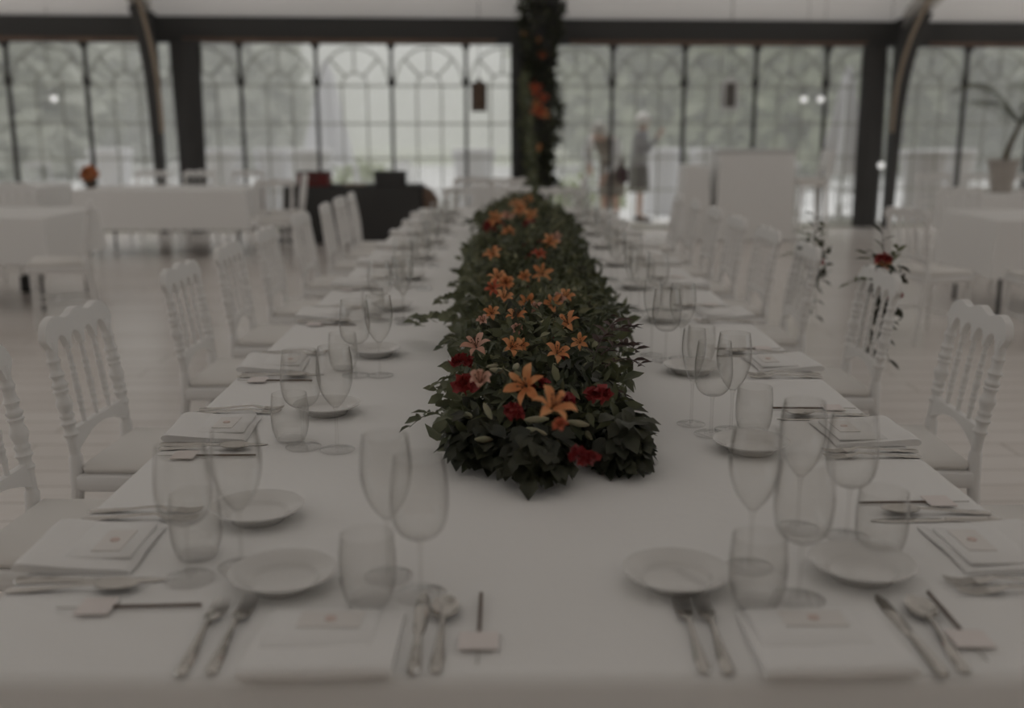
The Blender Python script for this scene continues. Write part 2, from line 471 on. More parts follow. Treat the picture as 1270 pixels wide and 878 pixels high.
# black drapes gathered beside the frames
def drape(x, wtop, wbot, z0, label):
    b = MB(); vs = []; fs = []; N = 20; K = 14
    for j in range(K + 1):
        t = j / K; z = 2.56 - (2.56 - z0) * t
        ww = (wtop + (wbot - wtop) * t) / 2
        for k in range(N):
            a = 2 * math.pi * k / N
            q = 1 + 0.10 * math.sin(a * 7 + 2.2 * t)
            vs.append((x + ww * q * math.cos(a), -0.20 + 0.075 * q * math.sin(a), z))
    fs = [(j * N + k, (j + 1) * N + k, (j + 1) * N + (k + 1) % N, j * N + (k + 1) % N) for j in range(K) for k in range(N)]
    fs += [tuple(range(N)), tuple(K * N + k for k in range(N))[::-1]]
    b.add(vs, fs)
    o = b.build('curtain', M['blackcloth']); o.matrix_world = WM
    tag(o, label, 'curtain', 'black drapes gathered beside the tent frames')
drape(-4.36, 0.40, 0.30, 0.02, 'black drape gathered beside the frame at the white back table with orange flowers')
drape(0.10, 0.22, 0.20, 0.02, 'narrow black drape gathered beside the garlanded pillar')
drape(5.10, 0.34, 0.36, 0.02, 'long black drape gathered near the white bar, reaching the floor')

# ------------------------------------------------------------------ napoleon chair
def bead_profile(L, base, beads):
    ts = sorted(set([0.0, 1.0] + [i / 60 for i in range(61)]))
    out = []
    for t in ts:
        r = base * (1.0 - 0.25 * abs(t - 0.45))
        for (c, w_, a) in beads:
            r += base * a * 0.8 * math.exp(-((t - c) / w_) ** 2)
        out.append((t, r))
    return out
def make_chair(wood, pad, nm='napoleon_chair'):
    t = thing(nm, 'white chair', 'chair')
    rake = lambda z: -0.19 - 0.06 * max(0.0, (z - 0.45) / 0.45) ** 1.25
    H = lambda v: Vector((v.x, v.y + rake(v.z), v.z))
    # crest rail
    xs = [-0.215 + 0.43 * i / 64 for i in range(65)]
    op = [-0.17, -0.085, 0.0, 0.085, 0.17]
    top = []; bot = []
    for x in xs:
        u = x / 0.215
        z = 0.893 + 0.0075 * math.cos(u * math.pi * 3) - 0.012 * u * u
        if abs(u) > 0.86: z -= 0.030 * ((abs(u) - 0.86) / 0.14) ** 2
        top.append(z)
        if abs(x) >= 0.17: bb = 0.806 + 0.03 * max(0, (abs(x) - 0.19) / 0.025)
        else:
            k = max(i for i in range(4) if op[i] <= x + 1e-9); c = (op[k] + op[k + 1]) / 2; h = 0.0425
            q = (x - c) / (h - 0.007)
            bb = 0.795 + 0.045 * math.sqrt(max(0.0, 1 - q * q)) if abs(q) < 1 else 0.795
        bot.append(bb)
    b = MB(); b.strip(xs, top, bot, -0.011, 0.011, H); b.build('crest_rail', wood, t, smooth=50)
    # rear posts with turned upper length
    beads = [(0.20, .018, .5), (0.30, .02, .55), (0.36, .012, .5), (0.47, .05, .55), (0.58, .012, .5), (0.63, .02, .55), (0.72, .018, .5), (0.84, .014, .4)]
    for sx in (-1, 1):
        b = MB(); pth = []; rad = []
        for (q, r) in [(0, .013), (.25, .015), (.5, .017), (.8, .018), (1, .019)]:
            z = 0.50 * q; pth.append(Vector((sx * (0.180 - 0.002 * q), -0.19 - 0.07 * (1 - q) ** 1.5 + (rake(z) + .19), z))); rad.append(r)
        for (q, r) in bead_profile(0.4, 0.0165, beads)[1:]:
            z = 0.50 + 0.33 * q; pth.append(H(Vector((sx * (0.178 + 0.004 * q), 0, z)))); rad.append(r)
        b.tube(pth, rad, 10); b.build('rear_post', wood, t, smooth=60)
    for x in op[1:4]:
        b = MB(); pth = []; rad = []
        for (q, r) in bead_profile(0.25, 0.0078, beads):
            z = 0.565 + 0.245 * q; pth.append(H(Vector((x, 0, z)))); rad.append(r)
        b.tube(pth, rad, 8); b.build('spindle', wood, t, smooth=60)
    xs2 = [-0.172 + 0.344 * i / 20 for i in range(21)]
    b = MB(); b.strip(xs2, [0.578] * 21, [0.515 + 0.040 * math.cos(x / 0.172 * math.pi / 2) for x in xs2], -0.010, 0.010, H)
    b.build('lower_rail', wood, t, smooth=50)
    # seat frame, seat pad
    b = MB(); b.box((0, 0.0, 0.425), (0.40, 0.385, 0.05), bev=0.008); b.build('seat_frame', wood, t, smooth=50)
    b = MB(); b.box((0, 0.005, 0.465), (0.385, 0.37, 0.034), bev=0.014); b.build('seat', pad, t, smooth=60)
    for sx in (-1, 1):
        b = MB(); pth = []; rad = []
        for (q, r) in bead_profile(0.4, 0.0155, [(0.12, .02, .3), (0.80, .02, .55), (0.88, .02, .5), (0.95, .03, .5), (0.70, .012, .3)]):
            z = 0.402 * q; pth.append((sx * 0.175, 0.165, z)); rad.append(r * (0.72 + 0.28 * q))
        b.tube(pth, rad, 10); b.build('front_leg', wood, t, smooth=60)
    for sx in (-1, 1):
        b = MB(); b.tube([(sx * 0.176, -0.205, 0.19), (sx * 0.175, 0.165, 0.19)], 0.008, 8); b.build('stretcher', wood, t)
    b = MB(); b.tube([(-0.174, 0.02, 0.19), (0.174, 0.02, 0.19)], 0.008, 8); b.build('stretcher', wood, t)
    return t
M['terracechair'] = mat('dimmed_chair_white', (0.78, 0.78, 0.78), rough=0.5)  # chair white darkened to offset the stronger light outdoors
chair = Proto(make_chair(M['chair'], M['cushion']))
terrace_chair = Proto(make_chair(M['terracechair'], M['terracechair'], 'terrace_chair'))
FACE = {'left': -math.pi / 2, 'right': math.pi / 2}          # a chair at the left side looks to +x
LEFT_Y = [1.66, 2.35, 3.00, 4.02, 4.77, 5.53, 6.48, 7.35, 8.02, 8.58]
RIGHT_Y = [2.30, 3.03, 3.86, 4.77, 5.50, 6.25, 6.98, 7.70, 8.40]
for k, y in enumerate(LEFT_Y[1:]):
    chair.place((-1.085 + ru(-.01, .01), y, 0), FACE['left'] + ru(-.05, .05), 'white chair, %s from the near end on the table\'s left side' % ORD[k], 'chairs along the long table')
for k, y in enumerate(RIGHT_Y):
    xtra = ', flowers tied on' if k in (2, 3) else ''
    chair.place((1.085 + ru(-.008, .012), y, 0), FACE['right'] + ru(-.05, .05), 'white chair, %s from the near end on the table\'s right side%s' % (ORD[k], xtra), 'chairs along the long table')
for k, x in enumerate((-0.42, 0.38)):
    chair.place((x, 9.17, 0), math.pi, 'white chair at the far end of the long table, %s the garland axis' % ('left of' if k == 0 else 'right of'), 'chairs along the long table')

# ------------------------------------------------------------------ the long table and its cloth
TX, TY0, TY1, TZ = 0.80, 1.165, 8.85, 0.75
lt = thing('banquet_table', 'very long banquet table under the white cloth, carrying the garland', 'table', (0, 5, 0))
b = MB(); b.box((0, 0, 0.722), (1.54, 7.55, 0.03)); b.build('tabletop', M['tan'], lt, smooth=0)
for sx in (-1, 1):
    for yy in (-3.5, -1.2, 1.2, 3.5):
        b = MB(); b.box((sx * 0.62, yy, 0.355), (0.05, 0.05, 0.705)); b.build('leg', M['black'], lt, smooth=0)
def rect_cloth(x0, x1, y0, y1, z, drop, rad=0.018, step=0.12, wav=0.012, seed=0):
    b = MB(); rr = random.Random(seed)
    # outline points with arc length, going round
    pts = []
    nx = max(2, int((x1 - x0) / step)); ny = max(2, int((y1 - y0) / step))
    for i in range(nx): pts.append((x0 + (x1 - x0) * i / nx, y0, 0, -1))
    for i in range(ny): pts.append((x1, y0 + (y1 - y0) * i / ny, 1, 0))
    for i in range(nx): pts.append((x1 - (x1 - x0) * i / nx, y1, 0, 1))
    for i in range(ny): pts.append((x0, y1 - (y1 - y0) * i / ny, -1, 0))
    corner = {0, nx, nx + ny, 2 * nx + ny}
    N = len(pts); rings = []
    prof = [(-rad, 0.0)] + [(-rad + rad * math.sin(a), -rad + rad * math.cos(a)) for a in (R(30), R(60), R(90))]
    ph = rr.random() * 6
    for j in range(len(prof) + 6):
        ring = []
        for i, (x, y, nx_, ny_) in enumerate(pts):
            if i in corner:
                pv = pts[i - 1]; nx_, ny_ = nx_ + pv[2], ny_ + pv[3]
            if j < len(prof): o, dz = prof[j]
            else:
                t = (j - len(prof) + 1) / 6
                o = wav * t * (0.5 + math.sin(i * 1.9 + ph) * 0.9) + (0.03 * t if i in corner else 0); dz = -rad - (drop - rad) * t
            ring.append((x + nx_ * o, y + ny_ * o, z + dz))
        rings.append(ring)
    vs = [v for r in rings for v in r]
    fs = [(j * N + i, (j + 1) * N + i, (j + 1) * N + (i + 1) % N, j * N + (i + 1) % N) for j in range(len(rings) - 1) for i in range(N)]
    fs.append(tuple(range(N)))
    b.add(vs, fs)
    return b
c = rect_cloth(-TX, TX, TY0, TY1, TZ, 0.36, rad=0.02, wav=.006).build('tablecloth', M['cloth'], smooth=35)
tag(c, 'long white linen cloth covering the banquet table with the flower garland', 'tablecloth')

# ------------------------------------------------------------------ table ware
def lathe_obj(prof, name, m, parent, seg=28, close=False):
    b = MB(); b.lathe(prof, seg, close=close); return b.build(name, m, parent, smooth=50)
def smooth_prof(pts, n=5):                       # Catmull-Rom through the outline
    out = []
    P = [pts[0]] + pts + [pts[-1]]
    for i in range(1, len(P) - 2):
        for k in range(n):
            t = k / n
            q = []
            for d in (0, 1):
                p0, p1, p2, p3 = P[i - 1][d], P[i][d], P[i + 1][d], P[i + 2][d]
                q.append(0.5 * (2 * p1 + (p2 - p0) * t + (2 * p0 - 5 * p1 + 4 * p2 - p3) * t * t + (3 * p1 - p0 - 3 * p2 + p3) * t ** 3))
            out.append((max(1e-4, q[0]), q[1]))
    out.append(pts[-1]); return out
def make_stemmed(name, bowl, foot_r, stem_top):
    t = thing(name, name, 'glass')
    outer = smooth_prof(bowl, 5)
    th = 0.0009
    inner = [(max(1e-4, r - th), z + (th * 2 if i == 0 else 0)) for i, (r, z) in enumerate(outer)][::-1]
    lathe_obj(outer + inner, 'bowl', M['glass'], t)
    st = smooth_prof([(0.0048, 0.004), (0.0036, 0.012), (0.0032, stem_top * 0.5), (0.0038, stem_top - 0.012), (0.0075, stem_top - 0.001)], 3)
    st = [(1e-4, st[0][1])] + st + [(1e-4, st[-1][1])]
    lathe_obj(st, 'stem', M['stemglass'], t, 12)
    lathe_obj([(1e-4, 0.0005), (foot_r, 0.0005), (foot_r + 0.0006, 0.0018), (foot_r * .97, 0.0028), (foot_r * .5, 0.0036), (0.010, 0.0052), (0.005, 0.009), (1e-4, 0.009)], 'foot', M['stemglass'], t)
    return t
P_round = Proto(make_stemmed('wine_glass', [(0.006, 0.088), (0.022, 0.092), (0.036, 0.108), (0.0415, 0.136), (0.0405, 0.168), (0.0355, 0.210)], 0.037, 0.090))
P_tulip = Proto(make_stemmed('tulip_glass', [(0.005, 0.092), (0.014, 0.101), (0.029, 0.125), (0.0375, 0.157), (0.0375, 0.188), (0.033, 0.222)], 0.036, 0.095))
P_flute = Proto(make_stemmed('flute_glass', [(0.004, 0.100), (0.011, 0.112), (0.021, 0.140), (0.0265, 0.170), (0.0265, 0.195), (0.024, 0.222)], 0.032, 0.103))
def make_tumbler():
    t = thing('water_tumbler', 'tumbler', 'glass')
    outer = smooth_prof([(0.024, 0.001), (0.031, 0.006), (0.0390, 0.032), (0.0405, 0.068), (0.0375, 0.106)], 5)
    inner = [(r - 0.0012, max(z, 0.011)) for (r, z) in outer][::-1]
    lathe_obj([(1e-4, 0.001)] + outer + inner + [(1e-4, 0.011)], 'cup_wall', M['glass'], t)
    lathe_obj([(1e-4, 0.0015), (0.022, 0.0015), (0.0275, 0.005), (0.026, 0.0088), (1e-4, 0.0092)], 'thick_base', M['stemglass'], t)
    return t
P_tum = Proto(make_tumbler())
def make_plate():
    t = thing('side_plate', 'plate', 'plate')
    pr = [(1e-4, 0.006), (0.044, 0.006), (0.049, 0.008), (0.052, 0.0125), (0.056, 0.0150), (0.068, 0.0205), (0.0765, 0.0255), (0.0788, 0.0252), (0.0778, 0.0230), (0.068, 0.0175), (0.056, 0.0120), (0.050, 0.006), (0.046, 0.0005), (0.042, 0.0005), (0.040, 0.003), (1e-4, 0.003)]
    lathe_obj(pr, 'plate_body', M['plate'], t, 48)
    return t
P_plate = Proto(make_plate())
def taper_bar(b, pts, widths, thick):             # flat bar along y with given x-widths
    vs = []
    for (y, z), w_, h in zip(pts, widths, thick):
        vs += [(-w_ / 2, y, z), (-w_ / 2 * .6, y, z + h), (w_ / 2 * .6, y, z + h), (w_ / 2, y, z)]
    n = len(pts); fs = []
    for i in range(n - 1):
        for k in range(4): fs.append((i * 4 + k, i * 4 + (k + 1) % 4, (i + 1) * 4 + (k + 1) % 4, (i + 1) * 4 + k))
    fs += [(3, 2, 1, 0), tuple((n - 1) * 4 + k for k in range(4))]
    b.add(vs, fs)
HPTS = [(-0.10, .001), (-0.095, .001), (-0.07, .002), (-0.03, .005), (0.01, .009), (0.03, .010)]
HW = [.008, .017, .0165, .0105, .0062, .007]; HT = [.002, .0035, .0035, .003, .003, .003]
def make_fork():
    t = thing('dinner_fork', 'fork', 'fork')
    b = MB(); taper_bar(b, HPTS, HW, HT); b.build('handle', M['steel'], t)
    b = MB(); taper_bar(b, [(0.03, .010), (0.042, .008), (0.058, .005)], [.007, .021, .024], [.003, .002, .002])
    for k in range(4):
        x = -0.0098 + k * 0.00653
        b.tube([(x, 0.057, .006), (x, 0.075, .0035), (x, 0.092, .0055), (x * .98, 0.103, .0085)], [.0019, .0017, .0015, .0009], 6)
    b.build('tines', M['steel'], t)
    return t
def make_spoon():
    t = thing('table_spoon', 'spoon', 'spoon')
    b = MB(); taper_bar(b, HPTS, HW, HT); b.build('handle', M['steel'], t)
    b = MB(); vs = []; fs = []; N = 10; K = 16
    for layer, dz in ((0, 0.0), (1, 0.0013)):
        for j in range(N + 1):
            rr = j / N
            for k in range(K):
                a = 2 * math.pi * k / K
                vs.append((0.0205 * rr * math.cos(a) * (1 - .12 * math.sin(a)), 0.062 + 0.034 * rr * math.sin(a), .0025 + 0.0085 * rr ** 2.2 + dz))
    q = (N + 1) * K
    for j in range(N):
        for k in range(K):
            a = j * K + k; a2 = j * K + (k + 1) % K
            fs += [(a, a + K, a2 + K, a2), (q + a, q + a2, q + a2 + K, q + a + K)]
    for k in range(K): fs.append((N * K + k, q + N * K + k, q + N * K + (k + 1) % K, N * K + (k + 1) % K))
    b.add(vs, fs); b.build('spoon_bowl', M['steel'], t, smooth=60)
    return t
def make_knife():
    t = thing('table_knife', 'knife', 'knife')
    b = MB(); taper_bar(b, [(-0.11, .001), (-0.105, .001), (-0.08, .001), (-0.03, .001), (-0.01, .001)], [.008, .017, .017, .0125, .010], [.003, .005, .0055, .005, .004]); b.build('handle', M['steel'], t)
    b = MB(); taper_bar(b, [(-0.01, .001), (0.01, .001), (0.07, .001), (0.10, .001), (0.118, .001)], [.010, .017, .020, .017, .004], [.003, .0018, .0015, .0012, .0008]); b.build('blade', M['steel'], t)
    return t
P_fork, P_spoon, P_knife = Proto(make_fork()), Proto(make_spoon()), Proto(make_knife())
def make_napkin():
    t = thing('folded_napkin', 'napkin', 'napkin')
    # three folded layers with a plump rolled near edge
    b = MB(); vs = []; fs = []; N = 14
    prof = [(-0.090, .001), (-0.095, .005), (-0.096, .011), (-0.092, .017), (-0.082, .0195), (-0.05, .0165), (-0.02, .014), (0.03, .012), (0.07, .010), (0.082, .008), (0.085, .004), (0.082, .001)]
    for i in range(N + 1):
        x = -0.094 + 0.188 * i / N
        e = 0.6 + 0.4 * math.sin(math.pi * min(1, max(0, (i + .6) / (N + 1.2)))) ** 0.3
        for (y, z) in prof: vs.append((x, y + 0.003 * math.sin(x * 21), .001 + (z - .001) * e + 0.0012 * math.sin(x * 35 + y * 20)))
    K = len(prof)
    for i in range(N):
        for k in range(K): fs.append((i * K + k, i * K + (k + 1) % K, (i + 1) * K + (k + 1) % K, (i + 1) * K + k))
    fs += [tuple(range(K))[::-1], tuple(N * K + k for k in range(K))]
    b.add(vs, fs); b.build('napkin_fold', M['napkin'], t, smooth=60)
    b = MB(); b.box((-0.01, 0.022, 0.0128), (0.145, 0.105, 0.005), rot=(0, 0, .03), bev=.002); b.build('top_fold', M['napkin'], t, smooth=60)
    return t
P_nap = Proto(make_napkin())
def make_card():
    t = thing('place_card', 'card', 'card')
    b = MB(); b.box((0, 0, .001), (0.085, 0.045, 0.0012)); b.build('card_sheet', M['vellum'], t, smooth=0)
    b = MB(); b.lathe([(1e-4, .0016), (.008, .0016), (.007, .0034), (1e-4, .0036)], 14); b.build('wax_dot', M['pink'], t)
    return t
P_card = Proto(make_card())
def make_sparkler():
    t = thing('sparkler', 'sparkler', 'sparkler')
    b = MB(); b.tube([(0, -0.085, .004), (0, -0.02, .004)], .0012, 6); b.build('wire_handle', M['alu'], t)
    b = MB(); b.tube([(0, -0.02, .004), (0, 0.115, .004)], .0024, 8); b.build('coated_stick', M['stick'], t)
    b = MB(); b.box((0, -0.03, .0055), (0.052, 0.048, .0025), bev=.001); b.build('paper_tag', M['tag'], t, smooth=0)
    return t
P_spark = Proto(make_sparkler())

SIDE = {'left': (Vector((1, 0, 0)), Vector((0, -1, 0))), 'right': (Vector((-1, 0, 0)), Vector((0, 1, 0))), 'end': (Vector((0, 1, 0)), Vector((1, 0, 0)))}
def setting(where, origin, items, text):
    """origin: point on the table edge in front of the sitter; items: (proto, u to the sitter's right, v inward, turn, words)"""
    inw, rgt = SIDE[where]
    base = math.atan2(inw.y, inw.x) - math.pi / 2
    for (pr, u, v, turn, z, wds) in items:
        p = Vector((origin[0], origin[1], 0)) + rgt * u + inw * v
        pr.place((p.x, p.y, TZ + 0.0008 + z), base + turn, wds + ' ' + text, wds_group(wds))
def wds_group(wds): return wds.replace('inner ', '').replace('outer ', '') + 's on the long table'
def full_set(j=0.006, card=False, flip=0):
    J = lambda: ru(-j, j)
    it = [(P_nap, J(), 0.085 + J(), J() * 3, 0, 'folded white napkin'),
          (P_fork, -0.166 + J(), 0.105 + J(), J() * 6, 0, 'outer fork'), (P_fork, -0.132 + J(), 0.105 + J(), J() * 6, 0, 'inner fork'),
          (P_knife, 0.118 + J(), 0.118 + J(), J() * 6, 0, 'table knife'), (P_spoon, 0.150 + J(), 0.112 + J(), J() * 6, 0, 'table spoon'),
          (P_plate, -0.125 + J(), 0.31 + J(), rnd() * 6, 0, 'white side plate'),
          (P_round, 0.115 + J(), 0.30 + J(), rnd() * 6, 0, 'round-bowled wine glass'), (P_tulip, 0.085 + J(), 0.375 + J(), rnd() * 6, 0, 'tulip wine glass'),
          (P_flute, 0.175 + J(), 0.39 + J(), rnd() * 6, 0, 'slim flute glass'),
          (P_tum, 0.035 + J(), 0.26 + J(), rnd() * 6, 0, 'stemless tumbler'),
          (P_spark, 0.200 + J(), 0.11 + J(), J() * 12, 0, 'tagged sparkler')]
    if card: it.append((P_card, J(), 0.12 + J(), J() * 8, 0.0155, 'vellum place card'))
    return it
def repl(items, **kw):                            # put measured pieces in place of the regular ones
    names = {'round': P_round, 'tulip': P_tulip, 'flute': P_flute, 'tum': P_tum, 'plate': P_plate, 'nap': P_nap, 'spark': P_spark, 'knife': P_knife, 'spoon': P_spoon}
    out = []
    for it in items:
        k = next((n_ for n_, p in names.items() if p is it[0]), None)
        if k in kw:
            if kw[k] is None: continue
            u, v = kw[k][:2]; it = (it[0], u, v, kw[k][2] if len(kw[k]) > 2 else it[3], it[4], it[5])
        out.append(it)
    return out
LSET = [1.565, 2.24, 2.89, 3.70, 4.48, 5.22, 5.98, 6.72, 7.46, 8.15]
RSET = [1.56, 2.20, 2.89, 3.70, 4.46, 5.20, 5.96, 6.70, 7.44, 8.14]
for k, y in enumerate(LSET):
    it = full_set(card=k < 3)
    if k == 0: it = repl(it, round=(0.113, 0.265), tulip=(0.07, 0.333), flute=None, tum=(0.032, 0.254), plate=(-0.135, 0.31), spark=(0.212, .195, .05))
    if k == 1: it = repl(it, round=(0.13, 0.31), tulip=(0.15, 0.385), flute=None, tum=(0.085, .275), plate=(-.14, .315))
    if k == 2: it = repl(it, round=(0.13, 0.33), tulip=(0.13, 0.395), flute=None, tum=(0.06, .285), plate=(-.13, .35))
    setting('left', (-TX, y), it, 'at the %s place from the near end, left side' % ORD[k])
for k, y in enumerate(RSET):
    it = full_set(card=k < 3)
    if k == 0: it = repl(it, round=(0.05, 0.30), tulip=(0.09, 0.37), flute=None, tum=(-0.02, 0.27), plate=(-0.10, 0.325))
    if k == 1: it = repl(it, round=(0.0, 0.41), tulip=(0.03, 0.36), flute=(0.08, 0.44), tum=(0.01, .315), plate=(-.12, .35))
    if k == 2: it = repl(it, round=(0.05, 0.40), tulip=(0.08, 0.35), flute=(0.13, 0.43), tum=(0.04, .30), plate=(-.10, .35))
    setting('right', (TX, y), it, 'at the %s place from the near end, right side' % ORD[k])
it = repl(full_set(card=True, j=0.003), nap=(0, .082), plate=(-0.095, 0.265), round=(0.111, 0.23), tulip=(0.057, 0.294), flute=None, tum=(0.039, 0.204), spark=(0.198, .113, 0.0))
setting('end', (-0.295, TY0), it, 'on the near table end, left of the two places')
it = repl(full_set(card=True, j=0.003), nap=(0, .082), plate=(-0.16, 0.265), round=(.007, 0.213), tulip=(-.037, 0.326), flute=None, tum=(-0.058, 0.193), spark=(0.197, .115, -0.02), knife=(.126, .108, .02), spoon=(.162, .106, -.03))
setting('end', (0.35, TY0), it, 'on the near table end, right of the two places')

# ------------------------------------------------------------------ flowers and leaves
def hv(): 
    a = ru(0, 2 * math.pi); z = ru(-1, 1); q = math.sqrt(1 - z * z)
    return Vector((q * math.cos(a), q * math.sin(a), z))
def make_lily_meshes(open_=1.0):
    b = MB()
    for k in range(6):
        a = k * math.pi / 3 + (0.12 if k % 2 else 0); L = 0.047 if k % 2 == 0 else 0.043; W = 0.021 if k % 2 == 0 else 0.015
        d0 = Vector((math.cos(a), math.sin(a), 0)); sd_ = Vector((-math.sin(a), math.cos(a), 0))
        vs = []; K = 6
        for j in range(K + 1):
            t = j / K
            rr = L * (t ** 0.9) * open_ + 0.003; z = 0.026 * math.sin(t * math.pi * 0.62) * (1.6 - open_ * .6) - 0.010 * t * t * open_
            ww = W * math.sin(math.pi * min(0.98, 0.10 + 0.88 * t)) ** 0.8 * 0.5
            c = d0 * rr + Vector((0, 0, z))
            vs += [c - sd_ * ww + Vector((0, 0, ww * .35)), c, c + sd_ * ww + Vector((0, 0, ww * .35))]
        fs = []
        for j in range(K): fs += [(j * 3, j * 3 + 1, j * 3 + 4, j * 3 + 3), (j * 3 + 1, j * 3 + 2, j * 3 + 5, j * 3 + 4)]
        b.add(vs, fs)
    s = MB()
    for k in range(6):
        a = k * math.pi / 3 + .5
        tip = Vector((math.cos(a) * .012, math.sin(a) * .012, .034))
        s.tube([(0, 0, .004), tip], .0008, 5); s.ball(tip, .0026, 6, 5, (1, 1, .7))
    return b, s
def lily(parent, pos, nrm, m, scale=1.0, open_=1.0, name='lily'):
    b, s = make_lily_meshes(open_)
    q = nrm.to_track_quat('Z', 'Y') @ Quaternion((0, 0, 1), ru(0, 6))
    X = Matrix.Translation(pos) @ q.to_matrix().to_4x4() @ Matrix.Scale(scale, 4)
    o = b.move(X).build(name, m, parent, smooth=80)
    s.move(X).build('stamens', M['stamen'], o, smooth=60)
    return o
def bloom(parent, pos, rad, m, name='ruffled_bloom'):
    b = MB()
    for k in range(46):
        n = hv(); n.z = abs(n.z) * 0.9 + 0.1; n.normalize()
        b.leaf(pos + n * rad * ru(.25, .6), (n + hv() * .6), hv(), rad * ru(.5, .8), rad * ru(.6, .9), .5, .3, 1.15)
    return b.build(name, m, parent, smooth=80)
def sprig(parent, p0, p1, m, nleaf, L, W, arch=0.03, name='sprig', shape=1.0, spread=1.0):
    p0, p1 = Vector(p0), Vector(p1); pts = []
    for j in range(9):
        t = j / 8; pts.append(p0.lerp(p1, t) + Vector((0, 0, arch * math.sin(math.pi * t))))
    b = MB(); b.tube(pts, [.0018 - .0012 * j / 8 for j in range(9)], 5)
    ax = (p1 - p0).normalized()
    for k in range(nleaf):
        t = (k + .6) / nleaf; i = min(7, int(t * 8)); p = pts[i].lerp(pts[i + 1], t * 8 - i)
        side = ax.cross(Vector((0, 0, 1))); side = side.normalized() if side.length > .1 else Vector((1, 0, 0))
        sg = 1 if k % 2 else -1
        d = ax * .7 + side * sg * spread + Vector((0, 0, ru(-.3, .5))) + hv() * .2
        b.leaf(p, d, Vector((0, 0, 1)) + hv() * .7, L * ru(.75, 1.1), W * ru(.8, 1.1), .25, .2, shape)
    return b.build(name, m, parent, smooth=80)

# the garland down the middle of the table
gl = thing('flower_garland', 'long dark green garland with orange lilies running down the middle of the table', 'garland', (0, 0, 0))
def half_w(y):
    K = [(1.72, .08), (1.85, .15), (2.1, .175), (2.4, .185), (2.8, .20), (3.2, .235), (3.6, .23), (4.5, .245), (5.5, .25), (6.5, .27), (7.5, .26), (8.15, .17), (8.35, .06)]
    for (a, wa), (b_, wb) in zip(K, K[1:]):
        if y <= b_: return wa + (wb - wa) * max(0, (y - a) / (b_ - a))
    return .05
def ht(y):
    if y < 2.15: return 0.06 + 0.115 * max(0, (y - 1.72) / .43) ** .8
    if y > 8.0: return .12
    return .175 + .02 * math.sin(y * 3.1)
def gcx(y): return 0.02 + 0.008 * (y - 2) + .015 * math.sin(y * 2.3)
core = MB(); vs = []; N = 16; ys = [2.02 + 6.2 * i / 80 for i in range(81)]
for y in ys:
    for k in range(N + 1):
        a = math.pi * k / N
        vs.append((gcx(y) + math.cos(a) * half_w(y) * .62, y, TZ + .004 + math.sin(a) * ht(y) * .62))
fs = [(i * (N + 1) + k, i * (N + 1) + k + 1, (i + 1) * (N + 1) + k + 1, (i + 1) * (N + 1) + k) for i in range(80) for k in range(N)]
fs += [(i * (N + 1), (i + 1) * (N + 1), (i + 1) * (N + 1) + N, i * (N + 1) + N) for i in range(80)]
fs += [tuple(range(N + 1))[::-1], tuple(80 * (N + 1) + k for k in range(N + 1))]
core.add(vs, fs); core.build('dark_filler', M['garlandfill'], gl)  # added dark mound, stands in for the dark gaps between the leaves
def scatter(name, m, n, y0, y1, L, W, ulim=(-1, 1), shape=1.0, lift=(.62, 1.0), bias=None):
    b = MB()
    for _ in range(n):
        y = ru(y0, y1) if bias is None else y0 + (y1 - y0) * rnd() ** bias
        u = ru(*ulim)
        a = math.acos(max(-1, min(1, u))); f = ru(*lift)
        p = Vector((gcx(y) + math.cos(a) * half_w(y) * f * 1.02, y, TZ + .012 + math.sin(a) * ht(y) * f))
        nr = Vector((math.cos(a) * ht(y), ru(-.5, .2), math.sin(a) * half_w(y))).normalized()
        d = (nr * ru(-.1, .8) + hv() * 0.9); d.z += -.1
        s_ = ru(.7, 1.2)
        b.leaf(p, d, nr + hv() * .5, L * s_, W * s_, ru(.1, .4), ru(.05, .3), shape)
    for v in b.v: v.z = max(v.z, TZ + .003)
    o = b.build(name, m, gl, smooth=80); o['kind'] = 'stuff'; return o
scatter('ruscus_leaves', M['ruscus'], 6500, 1.95, 8.32, .044, .016)
scatter('eucalyptus_leaves', M['euca'], 1500, 2.3, 8.3, .036, .030, shape=1.2, lift=(.7, 1.03))
scatter('fine_green_leaves', M['ruscus'], 2600, 1.98, 4.5, .034, .010, lift=(.75, 1.08))
scatter('deep_leaves', M['ivy'], 2200, 1.95, 8.2, .045, .022, lift=(.6, .95))
scatter('highlight_leaves', M['highlightleaf'], 900, 2.0, 8.2, .040, .014, lift=(.85, 1.05))  # leaf highlights put into a lighter leaf colour
scatter('edge_leaves', M['ruscus'], 700, 2.0, 8.2, .05, .021, ulim=(.86, 1.0), lift=(.85, 1.2))
scatter('edge_leaves', M['euca'], 700, 2.0, 8.2, .048, .026, ulim=(-1, -.86), lift=(.85, 1.2))
# dark leaves cascading at the near end: three lobes
def lobe(c, r, n, m, L, W, name):
    b = MB()
    for _ in range(n):
        d = hv(); d.z = abs(d.z)
        p = Vector(c) + Vector((d.x * r[0], d.y * r[1], d.z * r[2])) * ru(.5, 1.0)
        dd = Vector((d.x, d.y - .5, -.35)) + hv() * .6
        b.leaf(p, dd, d + hv() * .4 + Vector((0, -.3, .4)), L * ru(.7, 1.15), W * ru(.7, 1.15), .3, .15, 1.1)
    for v in b.v: v.z = max(v.z, TZ + .003)
    b.build(name, m, gl, smooth=80)
lobe(at(664, 572, .785), (.058, .095, .075), 300, M['ivy'], .048, .034, 'cascading_leaves')
lobe(at(770, 560, .775), (.042, .10, .09), 260, M['ivy'], .048, .033, 'cascading_leaves')
lobe(at(598, 555, .785), (.052, .085, .085), 190, M['ivy'], .05, .035, 'cascading_leaves')
lobe(at(690, 515, .80), (.15, .10, .13), 300, M['ivy'], .05, .03, 'cascading_leaves')
